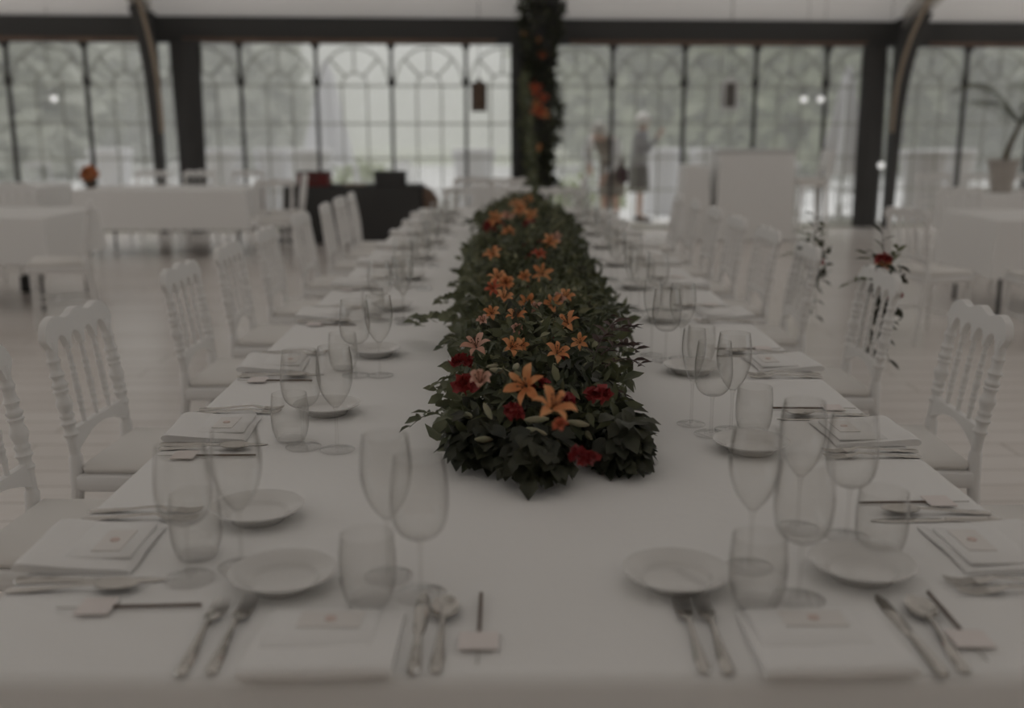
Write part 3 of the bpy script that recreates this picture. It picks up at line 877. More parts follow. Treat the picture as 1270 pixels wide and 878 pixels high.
for (a_, b_, m_, n_, L_, W_, nm, shp) in (
    ((560, 398, .86), (514, 405, .80), 'euca', 16, .045, .040, 'eucalyptus_sprig', 1.25),
    ((590, 372, .90), (545, 378, .84), 'euca', 14, .042, .036, 'eucalyptus_sprig', 1.25),
    ((560, 520, .86), (508, 530, .81), 'euca', 9, .038, .018, 'eucalyptus_sprig', 1.0),
    ((570, 470, .86), (541, 486, .82), 'euca', 9, .035, .02, 'eucalyptus_sprig', 1.0),
    ((575, 430, .88), (548, 432, .84), 'ruscus', 9, .035, .02, 'ruscus_sprig', 1.0),
    ((735, 430, .90), (788, 408, .93), 'nandina', 15, .042, .015, 'red_leaf_sprig', 1.0),
    ((745, 440, .90), (792, 436, .89), 'nandina', 15, .042, .014, 'red_leaf_sprig', 1.0),
    ((750, 455, .88), (800, 455, .85), 'nandina', 11, .036, .012, 'red_leaf_sprig', 1.0),
    ((735, 445, .92), (770, 395, .97), 'nandina', 11, .040, .013, 'red_leaf_sprig', 1.0),
    ((745, 490, .86), (778, 505, .80), 'nandina', 9, .032, .012, 'red_leaf_sprig', 1.0),
    ((720, 400, .90), (775, 385, .88), 'ruscus', 14, .045, .018, 'ruscus_sprig', 1.0),
    ((710, 372, .90), (757, 378, .84), 'ruscus', 14, .05, .022, 'ruscus_sprig', 1.0),
    ((705, 330, .88), (742, 330, .80), 'ruscus', 14, .05, .018, 'ruscus_sprig', 1.0),
    ((680, 270, .84), (712, 272, .80), 'ruscus', 16, .06, .03, 'ruscus_sprig', 1.0),
    ((605, 280, .86), (578, 278, .80), 'ruscus', 12, .06, .03, 'ruscus_sprig', 1.0),
    ((600, 330, .88), (582, 325, .82), 'euca', 10, .04, .03, 'eucalyptus_sprig', 1.2),
    ((590, 355, .88), (565, 358, .82), 'euca', 12, .042, .034, 'eucalyptus_sprig', 1.2),
    ((700, 350, .90), (732, 355, .84), 'ruscus', 12, .045, .02, 'ruscus_sprig', 1.0),
):
    sprig(gl, at(*a_), at(*b_), M[m_], n_, L_, W_, .02, nm, shp)
up_cam = Vector((0, -.75, .66))
for (x, y, m_, s_, o_) in ((653, 479, 'lily', .95, 1), (684, 507, 'lily', .95, 1), (591, 431, 'lilypale', .85, 1.0), (595, 478, 'lilypale', .9, .55),
                       (633, 432, 'lily', .8, .8), (647, 428, 'lily', .6, .7), (690, 440, 'lily', .8, .9), (705, 402, 'lily', .85, 1), (694, 372, 'lilypale', .8, .6),
                       (617, 347, 'lily', .95, 1), (627, 352, 'lily', .8, 1), (624, 372, 'lily', .9, .8), (652, 378, 'lily', .9, .9), (665, 385, 'lilypale', .7, .8), (610, 390, 'lily', .7, .8),
                       (687, 378, 'lily', .8, 1), (702, 370, 'lily', .8, .8), (673, 340, 'lily', .95, 1), (652, 344, 'lily', .8, .7), (627, 352, 'lily', .8, .8), (613, 318, 'lily', 1.1, .9),
                       (613, 358, 'lilyred', .7, 1), (680, 302, 'lily', 1.1, .9), (690, 297, 'lilypale', .9, .9), (647, 262, 'lily', 1.4, 1), (628, 272, 'lilypale', 1.3, .9), (616, 272, 'lily', 1.3, .9),
                       (640, 255, 'lily', 1.3, .9), (656, 250, 'lily', 1.2, .9), (660, 268, 'lily', 1.2, .9), (630, 290, 'lily', 1.0, .9), (668, 318, 'lilyred', .9, .9), (640, 395, 'lily', .8, .9),
                       (640, 410, 'lilypale', .7, .5), (697, 534, 'lilyred', .6, .5), (720, 425, 'lily', .6, .9), (600, 400, 'lilypale', .6, .7)):
    Yg = None
    z = .955
    p = at(x, y, z)
    lily(gl, p, up_cam + hv() * .45, M[m_], s_ * (.88 if y > 460 else .82), o_)
for (x, y, r_) in ((573, 452, .026), (578, 482, .028), (668, 480, .022), (742, 494, .026), (636, 512, .018), (640, 517, .016), (676, 311, .05), (655, 313, .04), (612, 284, .055), (657, 286, .05), (718, 568, .018), (730, 572, .018), (700, 500, .02), (683, 430, .022), (642, 418, .02), (690, 450, .022), (658, 365, .025), (660, 325, .03)):
    bloom(gl, at(x, y, .90 if y < 520 else .86), r_, M['bloom'])
for (x, y, z) in ((612, 455, .92), (620, 460, .92), (605, 510, .87), (640, 455, .94), (632, 400, .94), (666, 520, .88), (717, 525, .86), (665, 535, .85), (690, 545, .83), (675, 575, .80), (600, 545, .83), (698, 400, .94), (580, 515, .85), (730, 540, .82), (655, 560, .82)):
    b = MB(); p = at(x, y, z); d = hv(); d.z *= .4; d.normalize(); b.tube([p - d * .022, p - d * .012, p, p + d * .014, p + d * .024], [.002, .0055, .007, .0055, .001], 8)
    b.build('lily_bud', M['bud'], gl, smooth=60)

# ------------------------------------------------------------------ garland round the pillar
pg = thing('pillar_garland', 'leafy garland with red and orange lilies climbing the dark pillar beyond the table', 'garland', (0.45, 14.5, 0))
PX, PY = FRAMES[2], WALL_Y - 0.35
def pleaf(n, m, L, W, name, side=None):
    b = MB()
    for _ in range(n):
        z = ru(.55, 3.3); a = ru(0, 2 * math.pi) if side is None else side + ru(-.6, .6)
        r = ru(.16, .24) * (1 + .25 * math.sin(z * 5))
        p = Vector((PX + math.cos(a) * r * 1.0, PY + math.sin(a) * r - .02 - max(0, z - 2.3) * .55, z))
        b.leaf(p, hv() + Vector((math.cos(a), math.sin(a), -.3)) * .6, hv(), L * ru(.7, 1.2), W * ru(.7, 1.2), .2, .2)
    o = b.build(name, m, pg, smooth=80); o.matrix_parent_inverse = Matrix.Translation((-0.45, -14.5, 0)); o['kind'] = 'stuff'
pleaf(1700, M['ivy'], .10, .055, 'climbing_leaves')
pleaf(380, M['ruscus'], .09, .035, 'climbing_leaves')
pleaf(200, M['euca'], .08, .045, 'trailing_leaves', math.pi)
for (x, y, m_, s_) in ((665, 110, 'lilyred', 2.2), (674, 122, 'lilyred', 1.6), (663, 130, 'lily', 1.8), (668, 138, 'lilyred', 2.2), (676, 141, 'lily', 1.7), (659, 137, 'lilyred', 1.6), (667, 49, 'lily', 1.0), (672, 68, 'lilyred', 1.2), (651, 41, 'lily', .9), (668, 182, 'lily', 1.2), (661, 220, 'lilypale', 1.0)):
    o = lily(pg, atY(x, y, PY - .30), Vector((ru(-.4, .4), -1, ru(-.1, .5))), M[m_], s_)
    o.matrix_parent_inverse = Matrix.Translation((-0.45, -14.5, 0))
hs = thing('hanging_strand', 'thin strand of leaves and blossom hanging from the pillar to the far table end', 'garland', (.25, 9.5, 0))
b = MB(); sp = []
for j in range(41):
    t = j / 40; A = Vector((PX - .24, PY - .25, 2.1)); B = Vector((.16, 8.32, .87))
    sp.append(A.lerp(B, t) + Vector((0, 0, .12 * math.sin(math.pi * t))))
b.tube(sp, .012, 6); o = b.build('strand_stem', M['stem'], hs); o.matrix_parent_inverse = Matrix.Translation((-.25, -9.5, 0))
b = MB()
for p in sp:
    for _ in range(12): b.leaf(p + hv() * .03, hv(), hv(), ru(.05, .09), ru(.02, .04), .2, .2)
o = b.build('strand_leaves', M['ruscus'], hs, smooth=80); o.matrix_parent_inverse = Matrix.Translation((-.25, -9.5, 0)); o['kind'] = 'stuff'

# ------------------------------------------------------------------ flowers tied to two chair backs
def chair_flowers(y, label, big):
    root = thing('chair_back_flowers', label, 'flowers', (1.36, y, .9), 0, 'flowers tied to chair backs')
    inv = Matrix.Translation((-1.36, -y, -.9))
    def fin(o): o.matrix_parent_inverse = inv
    b = MB()
    for _ in range(60 if big else 40):
        p = Vector((1.36 + ru(-.02, .05), y + ru(-.05, .05) + .02, .80 + ru(-.10, .12)))
        b.leaf(p, hv(), hv(), ru(.04, .06), ru(.018, .026), .2, .2)
    fin(b.build('leaf_cluster', M['ivy'], root, smooth=80))
    b = MB()
    b.tube([(1.37, y + .02, .84), (1.36, y + .03, .72), (1.345, y + .04, .58)], .006, 6)
    for _ in range(70 if big else 45):
        t = rnd() ** 1.3; b.leaf(Vector((1.365 - .03 * t, y + .02 + .02 * t, .84 - .28 * t)) + hv() * .018, Vector((0, 0, -1)) + hv() * .8, hv(), ru(.03, .05), ru(.012, .018), .2, .2)
    fin(b.build('hanging_leaf_strand', M['ivy'], root, smooth=80))
    S = [((1.36, y + .02, .86), (1.36, y + .07, 1.03), 'ivy', 5), ((1.36, y + .04, .85), (1.36, y + .26, .93), 'ruscus', 8), ((1.36, y - .02, .86), (1.38, y - .05, .98), 'ruscus', 6),
         ((1.36, y + .03, .84), (1.30, y + .24, .80), 'ruscus', 7), ((1.36, y + .0, .70), (1.35, y - .12, .56), 'ivy', 5)]
    for (a_, b_, m_, n_) in S:
        fin(sprig(root, a_, b_, M[m_], n_, .055, .017, .015, 'sprig'))
    if big:
        fin(bloom(root, Vector((1.345, y + .0, .925)), .030, M['bloom'])); fin(bloom(root, Vector((1.375, y - .06, .80)), .032, M['bloom']))
        fin(lily(root, Vector((1.37, y + .05, .90)), Vector((-.3, -.6, .6)), M['lily'], .7))
    else:
        fin(bloom(root, Vector((1.37, y - .05, .81)), .022, M['bloom']))
chair_flowers(RIGHT_Y[2], 'leafy posy with red blooms on the third chair along the right side', True)
chair_flowers(RIGHT_Y[3], 'leafy posy with trailing strand on the fourth chair along the right side', False)

# ------------------------------------------------------------------ other tables in the tent
def side_table(x0, x1, y0, y1, drop, tlabel, clabel, z=0.745):
    t = thing('dining_table', tlabel, 'table', ((x0 + x1) / 2, (y0 + y1) / 2, 0))
    hx, hy = (x1 - x0) / 2 - .03, (y1 - y0) / 2 - .03
    b = MB(); b.box((0, 0, z - .03), (hx * 2, hy * 2, .03)); b.build('tabletop', M['tan'], t, smooth=0)
    for sx in (-1, 1):
        for sy in (-1, 1):
            b = MB(); b.tube([(sx * (hx - .08), sy * (hy - .08), 0), (sx * (hx - .08), sy * (hy - .08), z - .045)], .016, 8); b.build('leg', M['black'], t)
    o = rect_cloth(x0, x1, y0, y1, z, drop, wav=.015, step=.15, seed=int(x0 * 10)).build('tablecloth', M['cloth'], smooth=35)
    tag(o, clabel, 'tablecloth')
side_table(-4.85, -2.95, 11.6, 12.6, .44, 'dining table under white cloth with orange flowers, beside the gathered black drape', 'white cloth on the table with the orange flowers')
side_table(-5.6, -3.6, 8.0, 9.1, .36, 'dining table under white cloth at the left edge of the room', 'white cloth on the table at the left edge of the room')
side_table(3.6, 5.6, 7.75, 8.75, .44, 'dining table under white cloth at the right edge of the room', 'white cloth on the table at the right edge of the room')
side_table(4.75, 6.6, 10.7, 11.7, .44, 'dining table under white cloth carrying the potted palm', 'white cloth on the table under the potted palm')
side_table(-.45, .25, 12.0, 12.9, .5, 'small white-clothed table in front of the garlanded pillar', 'white cloth on the small table by the garlanded pillar')
side_table(-7.4, -5.5, 12.2, 13.2, .44, 'dining table under white cloth in the far left corner', 'white cloth on the table in the far left corner')
bg = [(-3.32, 7.55, 1.9, 'white side-on chair at the near right corner of the left edge table'), (-4.2, 7.3, 0.05, 'white chair on the near side of the left edge table'),
      (-3.95, 6.75, .35, 'white chair standing loose in front of the left edge table'),
      (-4.5, 13.0, math.pi, 'white chair behind the orange flower table, left end'), (-3.9, 13.0, math.pi, 'white chair behind the orange flower table, middle'), (-3.3, 13.0, math.pi, 'white chair behind the orange flower table, right end'),
      (-2.62, 12.1, math.pi / 2 + .3, 'white chair at the right head of the orange flower table'), (-2.55, 11.1, .4, 'white chair between the orange flower table and the black table'),
      (2.83, 7.02, -math.pi / 2 + .35, 'white chair seen side-on, facing the right edge table'),
      (3.5, 6.78, 0.0, 'white chair with its back to us at the right edge table'), (4.0, 9.15, math.pi, 'white chair behind the right edge table'),
      (4.95, 12.1, math.pi, 'white chair behind the palm table, left of the row'), (5.5, 12.1, math.pi, 'white chair behind the palm table, middle of the row'), (6.05, 12.1, math.pi, 'white chair behind the palm table, right of the row'),
      (-5.9, 9.55, math.pi + .1, 'white chair behind the left edge table, further left'), (-5.0, 10.4, .5, 'white chair standing between the two tables on the left'), (-4.6, 9.5, math.pi, 'white chair behind the left edge table, further right'), (-6.0, 11.8, 0, 'white chair before the far left corner table, right'), (-6.6, 11.8, 0, 'white chair before the far left corner table, left'),
      (-.45, 11.6, .1, 'white chair before the small table by the pillar, left'), (.0, 11.55, -.1, 'white chair before the small table by the pillar, right'), (.62, 12.4, math.pi / 2, 'white chair at the right of the small pillar table')]
for (x, y, rz, lab) in bg:
    chair.place((x, y, 0), rz, lab, 'white chairs at the other tables')

# orange flowers on the back table
fp = at(205, 220, .745)
ft = thing('table_flowers', 'small bunch of orange flowers standing on the white back table', 'flowers', (fp.x, 11.95, .746))
b = MB(); b.lathe([(1e-4, 0), (.04, 0), (.05, .05), (.035, .09), (.03, .09), (.04, .05), (1e-4, .012)], 16); b.build('vase', M['lanternbrown'], ft)
b = MB()
for _ in range(70): b.leaf(Vector((0, 0, .15)) + hv() * .06, hv() + Vector((0, 0, .5)), hv(), .07, .05, .3, .3, 1.1)
b.build('blossoms', M['orangeleaf'], ft, smooth=80)
b = MB()
for _ in range(16): b.leaf(Vector((-.04, 0, .12)) + hv() * .05, hv() + Vector((-.5, 0, .2)), hv(), .08, .03, .3, .3)
b.build('dark_leaves', M['nandina'], ft, smooth=80)
# black box under the left edge table
bx = at(38, 362, 0)
b = MB(); b.box((0, 0, .075), (.13, .10, .15), bev=.01); o = b.build('floor_box', M['blackcloth'], smooth=50, loc=(bx.x, bx.y, 0)); tag(o, 'small black box on the floor below the table at the left edge', 'box')
p = at(20, 693, 0)
b = MB(); b.box((0, 0, .006), (1.6, .03, .012), bev=.004); o = b.build('cable_strip', M['black'], smooth=0, loc=(p.x - .67, p.y, 0)); tag(o, 'flat black cable strip lying on the floor beside the table', 'cable')

# black draped table with crates
bt = thing('draped_table', 'black-draped long table with two crates on it, near the windows', 'table', (0, 0, 0))
b = rect_cloth(-2.80, -1.12, 12.95, 13.7, .71, .705, wav=.03, step=.14, rad=.02, seed=4); b.build('black_cloth', M['blackcloth'], bt, smooth=35)
b = MB(); b.strip([-1.085, -1.0, -.92], [.70, .66, .56], [.30, .30, .42], 12.98, 13.25); b.build('timber_end', M['brown'], bt, smooth=0)
def crate(loc, size, m, label):
    t = thing('crate', label, 'crate', loc)
    b = MB(); b.box((0, 0, size[2] / 2), size, bev=.012); b.build('crate_body', m, t, smooth=0)
    b = MB(); b.box((0, 0, size[2] + .006), (size[0] + .015, size[1] + .015, .016), bev=.004); b.build('crate_lid', M['blackcloth'], t, smooth=0)
    b = MB(); b.box((0, -size[1] / 2 - .006, size[2] * .55), (.10, .014, .022)); b.build('handle', M['black'], t, smooth=0)
crate((-2.44, 13.1, .712), (.38, .28, .16), M['red'], 'dark red crate on the left half of the black-draped table')
crate((-1.50, 13.1, .712), (.38, .28, .165), M['blackcloth'], 'black crate on the right half of the black-draped table')
b = MB(); b.box((0, 0, .012), (.26, .2, .022), bev=.004); o = b.build('wooden_board', M['tan'], smooth=0, loc=(-1.95, 13.15, .712)); tag(o, 'flat wooden board lying between the two crates', 'board')

# white draped bar and tall chair
br = thing('bar_counter', 'tall white-draped bar counter in front of the windows', 'bar', (0, 0, 0))
b = rect_cloth(2.62, 3.56, 13.25, 13.85, 1.12, 1.11, wav=.012, step=.16, seed=9); b.build('bar_cloth', M['cloth'], br, smooth=35)
b = MB(); b.box((3.09, 13.55, 1.135), (1.0, .64, .025), bev=.006); b.build('bar_top', M['lanternwhite'], br, smooth=0)
b = rect_cloth(2.2, 2.5, 13.3, 13.85, .95, .94, wav=.012, step=.16, seed=5).build('low_bar', M['cloth'], smooth=35); tag(b, 'lower white-draped stand joined to the left of the white bar', 'stand')
hc = thing('bar_chair', 'tall white bar chair seen side-on right of the white bar', 'chair', (3.86, 13.5, 0))
for sy in (-.2, .2):
    b = MB(); b.tube([(.16, sy, 0), (.12, sy, .70), (.2, sy, 1.14)], [.022, .03, .03], 8); b.build('rear_post', M['chair'], hc)
    b = MB(); b.tube([(-.22, sy, 0), (-.18, sy, .72)], .022, 8); b.build('front_leg', M['chair'], hc)
b = MB(); b.box((-.03, 0, .74), (.40, .44, .10), bev=.02); b.build('seat', M['cushion'], hc)
b = MB(); b.box((.175, 0, 1.02), (.05, .40, .22), rot=(0, .16, 0), bev=.015); b.build('backrest', M['chair'], hc)
b = MB(); b.tube([(-.2, -.2, .3), (-.2, .2, .3)], .014, 8); b.build('foot_bar', M['chair'], hc)

# potted palm
pp = thing('potted_palm', 'palm in a grey clay pot on the white table at the right', 'plant', (5.2, 11.15, .746))
b = MB(); b.lathe([(1e-4, 0), (.105, 0), (.15, .30), (.165, .30), (.165, .34), (.145, .34), (.135, .31), (1e-4, .30)], 24); b.build('pot', M['terracotta'], pp)
b = MB(); b.tube([(0, 0, .29), (.05, 0, .5), (.14, .01, .72)], [.035, .03, .022], 8); b.build('trunk', M['bark'], pp)
for k in range(11):
    a = k * 2.4; b = MB(); pts = []
    L = ru(.55, .8)
    for j in range(10):
        t = j / 9; pts.append(Vector((.14 + math.cos(a) * L * t, math.sin(a) * L * t, .70 + .42 * math.sin(t * 2.3) * (1 if k % 3 else .6))))
    b.tube(pts, [.008 - .006 * j / 9 for j in range(10)], 5)
    ax = Vector((math.cos(a), math.sin(a), 0)); sd_ = Vector((-math.sin(a), math.cos(a), 0))
    for j in range(2, 10):
        for f in (0, .5):
            i = min(8, j - 1); p = pts[i].lerp(pts[i + 1], f)
            for sg in (-1, 1): b.leaf(p, ax * .7 + sd_ * sg + Vector((0, 0, -.25)), Vector((0, 0, 1)), .26 * (1.05 - .55 * j / 9), .030, -.15, .1)
    b.build('frond', M['palm'], pp, smooth=80)

# hanging lanterns and bulbs
def roof_z(p): return EZ - 0.03 + SL * (0.10 - (WM.inverted() @ Vector(p)).y)
def lantern(px_, py0, m, label, glass):
    top = atY(px_, py0, WALL_Y - .55)
    t = thing('hanging_lantern', label, 'lantern', (top.x, top.y, top.z - .40))
    for sx in (-1, 1):
        for sy in (-1, 1):
            b = MB(); b.box((sx * .085, sy * .085, .19), (.034, .034, .33)); b.build('corner_post', m, t, smooth=0)
    b = MB(); b.box((0, 0, .015), (.21, .21, .03), bev=.006); b.build('base', m, t, smooth=0)
    b = MB(); b.lathe([(1e-4, .44), (.02, .44), (.03, .40), (.135, .36), (.135, .345), (1e-4, .345)], 4); b.move(Matrix.Rotation(R(45), 4, 'Z')); b.build('roof_cap', m, t, smooth=0)
    for (dx, dy, sx, sy) in ((.085, 0, .004, .15), (-.085, 0, .004, .15), (0, .085, .15, .004), (0, -.085, .15, .004)):
        b = MB(); b.box((dx, dy, .19), (sx, sy, .31)); b.build('pane', glass, t, smooth=0)
    b = MB(); b.lathe([(1e-4, .031), (.045, .031), (.045, .15), (.01, .155), (1e-4, .155)], 16); b.build('candle', M['candle'], t)
    b = MB(); b.tube([(0, 0, .43), (0, 0, roof_z(top) - (top.z - .40))], .005, 6); b.build('hanging_wire', M['black'], t)
M['amber'] = mat('dark_amber_glass', (0.13, 0.085, 0.06), rough=0.25, spec=0.5)
M['smoke'] = mat('smoky_glass', (0.16, 0.15, 0.14), rough=0.2, spec=0.5)
lantern(594, 100, M['lanternbrown'], 'dark bronze lantern hanging before the window left of the pillar', M['amber'])
lantern(905, 98, M['lanternwhite'], 'white-framed lantern hanging before the window right of the pillar', M['smoke'])
for (x, y, lab) in ((997, 123, 'round lit bulb hanging outside the windows, left of a close pair'), (1018, 123, 'round lit bulb hanging outside the windows, right of a close pair'), (67, 122, 'single round lit bulb hanging outside the far left window'), (1093, 205, 'small lit bulb low beside the long black drape')):
    p = atY(x, y, 14.2)
    t = thing('hanging_bulb', lab.replace('outside', 'before'), 'lamp', p)
    b = MB(); b.ball((0, 0, 0), .045, 14, 10); b.build('bulb_globe', M['bulb'], t)
    b = MB(); b.lathe([(1e-4, .075), (.016, .075), (.018, .035), (1e-4, .035)], 10); b.build('socket', M['black'], t)
    b = MB(); b.tube([(0, 0, .07), (0, 0, roof_z(p) - p.z)], .003, 5); b.build('cord', M['black'], t)

# ------------------------------------------------------------------ terrace beyond the windows
def cocktail_table(x, y, lab, r=.36, z=1.1):
    b = MB(); vs = []; fs = []; N = 28; prof = [(0.98, 0), (1.0, -.01), (1.0, -.05), (.86, -.35), (.78, -.7), (.92, -1.0), (1.0, -z + .01)]
    for (f, dz) in prof:
        for k in range(N):
            a = 2 * math.pi * k / N; q = 1 + (.05 * math.sin(a * 6) * min(1, -dz * 1.2))
            vs.append((r * f * q * math.cos(a), r * f * q * math.sin(a), z + dz))
    fs = [(j * N + k, (j + 1) * N + k, (j + 1) * N + (k + 1) % N, j * N + (k + 1) % N) for j in range(len(prof) - 1) for k in range(N)] + [tuple(range(N))]
    t = thing('cocktail_table', lab, 'table', (x, y, -.02), 0, 'draped high tables on the terrace')
    b.add(vs, fs); b.build('table_drape', M['parasol'], t, smooth=50)
for (x, y, lab) in ((6.35, 16.2, 'white-draped high table outside right of the long black drape'), (7.05, 16.8, 'white-draped high table outside at the right-hand windows'), (-4.7, 17.2, 'white-draped high table outside behind the gathered drape at left'),
                    (-3.9, 17.6, 'white-draped high table outside, second right of the left drape'), (-3.2, 17.0, 'white-draped high table outside behind the black-draped table'), (3.3, 17.4, 'white-draped high table outside behind the white bar'), (2.6, 18.0, 'white-draped high table outside right of the standing woman'),
                    (-.6, 17.5, 'white-draped high table outside left of the pillar'), (-6.6, 17.5, 'white-draped high table outside the far left windows')):
    cocktail_table(x, y, lab)
k = 0
for (x, y) in ((-7.6, 17.0), (-7.0, 17.9), (-5.6, 17.0), (-2.3, 17.3), (-1.6, 17.8), (.4, 17.0), (1.55, 17.4), (4.3, 16.8), (4.9, 17.6), (5.6, 17.2), (8.2, 16.4), (8.6, 17.4)):
    terrace_chair.place((x, y, -.02), ru(-3, 3), 'white chair on the terrace, %s from the left outside the windows' % ORD[k], 'white chairs on the terrace'); k += 1
def parasol(px_, ytop, Y, lab, hh):
    p = atY(px_, ytop, Y); H = p.z
    t = thing('closed_parasol', lab, 'parasol', (p.x, Y, -.02))
    b = MB(); b.tube([(0, 0, .05), (0, 0, H)], .025, 8); b.build('pole', M['lanternwhite'], t)
    b = MB(); N = 24; vs = []
    prof = [(.03, H - .02), (.09, H - .25), (.14, H - .6), (.19, H * .62), (.27, H * .45), (.30, H * .33), (.24, H * .30)]
    for (r, z) in prof:
        for k in range(N): a = 2 * math.pi * k / N; q = 1 + .22 * math.sin(a * 6); vs.append((r * q * math.cos(a) * hh, r * q * math.sin(a) * hh, z))
    fs = [(j * N + k, (j + 1) * N + k, (j + 1) * N + (k + 1) % N, j * N + (k + 1) % N) for j in range(len(prof) - 1) for k in range(N)] + [tuple(range(N))]
    b.add(vs, fs); b.build('folded_canopy', M['parasol'], t, smooth=50)
    b = MB(); b.lathe([(1e-4, 0), (.32, 0), (.32, .06), (.05, .09), (.05, .25), (1e-4, .25)], 20); b.build('base', M['lanternwhite'], t)
parasol(403, 72, 19.0, 'closed white parasol outside behind the black-draped table', 1.25)
parasol(1053, 80, 16.6, 'closed white parasol outside left of the long black drape', 1.1)

def tree(x, y, H, r, m, lab, n=1500, leafsize=.5, low=.15):
    t = thing('garden_tree', lab, 'tree', (x, y, -.06), 0, 'trees in the garden')
    b = MB(); b.tube([(0, 0, 0), (.1, 0, H * .3), (0, .1, H * .7)], [.03 * H, .022 * H, .01 * H], 8); b.build('trunk', M['bark'], t)
    rr = random.Random(int(x * 31 + y * 7)); b = MB()
    blobs = [(Vector((rr.uniform(-.55, .55) * r, rr.uniform(-.5, .5) * r, H * rr.uniform(low + .12, .88))), r * rr.uniform(.35, .6)) for _ in range(14)]
    for _ in range(n):
        c, q = blobs[rr.randrange(14)]
        d = Vector((rr.gauss(0, 1), rr.gauss(0, 1), rr.gauss(0, 1))).normalized()
        p = c + d * q * rr.uniform(.6, 1.05)
        p.z = max(p.z, H * low * rr.uniform(.6, 1.1))
        b.leaf(p, d + Vector((rr.uniform(-1, 1), rr.uniform(-1, 1), rr.uniform(-1, .4))), d + Vector((rr.uniform(-1, 1), rr.uniform(-1, 1), 1)), leafsize * rr.uniform(.6, 1.3), leafsize * rr.uniform(.5, 1.0), .2, .15, 1.1)
    o = b.build('crown', m, t, smooth=80); o['kind'] = 'stuff'
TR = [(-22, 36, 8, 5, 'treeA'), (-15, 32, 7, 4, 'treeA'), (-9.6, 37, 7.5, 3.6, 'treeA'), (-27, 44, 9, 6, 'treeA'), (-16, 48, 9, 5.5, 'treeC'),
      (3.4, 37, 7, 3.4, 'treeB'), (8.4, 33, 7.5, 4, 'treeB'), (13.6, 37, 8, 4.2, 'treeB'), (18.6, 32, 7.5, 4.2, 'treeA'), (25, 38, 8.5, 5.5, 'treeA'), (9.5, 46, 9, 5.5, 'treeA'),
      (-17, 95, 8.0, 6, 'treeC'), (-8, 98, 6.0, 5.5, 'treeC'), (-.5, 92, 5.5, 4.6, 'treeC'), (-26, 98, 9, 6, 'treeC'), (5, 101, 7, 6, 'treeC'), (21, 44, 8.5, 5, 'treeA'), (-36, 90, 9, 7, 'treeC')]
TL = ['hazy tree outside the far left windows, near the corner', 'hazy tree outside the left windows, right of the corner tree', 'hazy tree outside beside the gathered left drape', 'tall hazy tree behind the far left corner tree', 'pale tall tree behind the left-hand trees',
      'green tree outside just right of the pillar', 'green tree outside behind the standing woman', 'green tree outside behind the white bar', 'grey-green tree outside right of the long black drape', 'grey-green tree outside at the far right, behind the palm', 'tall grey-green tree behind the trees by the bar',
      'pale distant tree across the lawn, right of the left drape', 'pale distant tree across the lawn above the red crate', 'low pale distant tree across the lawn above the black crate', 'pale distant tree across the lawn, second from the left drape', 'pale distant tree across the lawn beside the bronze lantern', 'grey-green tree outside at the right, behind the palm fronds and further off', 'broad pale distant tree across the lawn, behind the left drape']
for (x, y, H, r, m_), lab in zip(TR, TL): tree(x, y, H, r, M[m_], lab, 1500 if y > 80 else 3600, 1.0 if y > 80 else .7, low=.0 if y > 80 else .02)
def bush(x, y, s, lab, m):
    b = MB(); t = thing('garden_shrub', lab, 'shrub', (x, y, -.06))
    for _ in range(420):
        d = hv(); d.z = abs(d.z); p = Vector((d.x * s, d.y * s, d.z * s * .9)) * ru(.5, 1)
        b.leaf(p, d + hv(), hv(), .16, .09, .2, .2)
    b.build('foliage', m, t, smooth=80)
    b = MB(); b.tube([(0, 0, 0), (0, 0, s * .6)], .03, 6); b.build('stem', M['bark'], t)
bush(1.45, 19.5, .75, 'green shrub on the terrace between the two women', M['treeB'])
bush(-3.6, 26, .8, 'rusty green shrub on the lawn left of the closed parasol', M['treeB'])

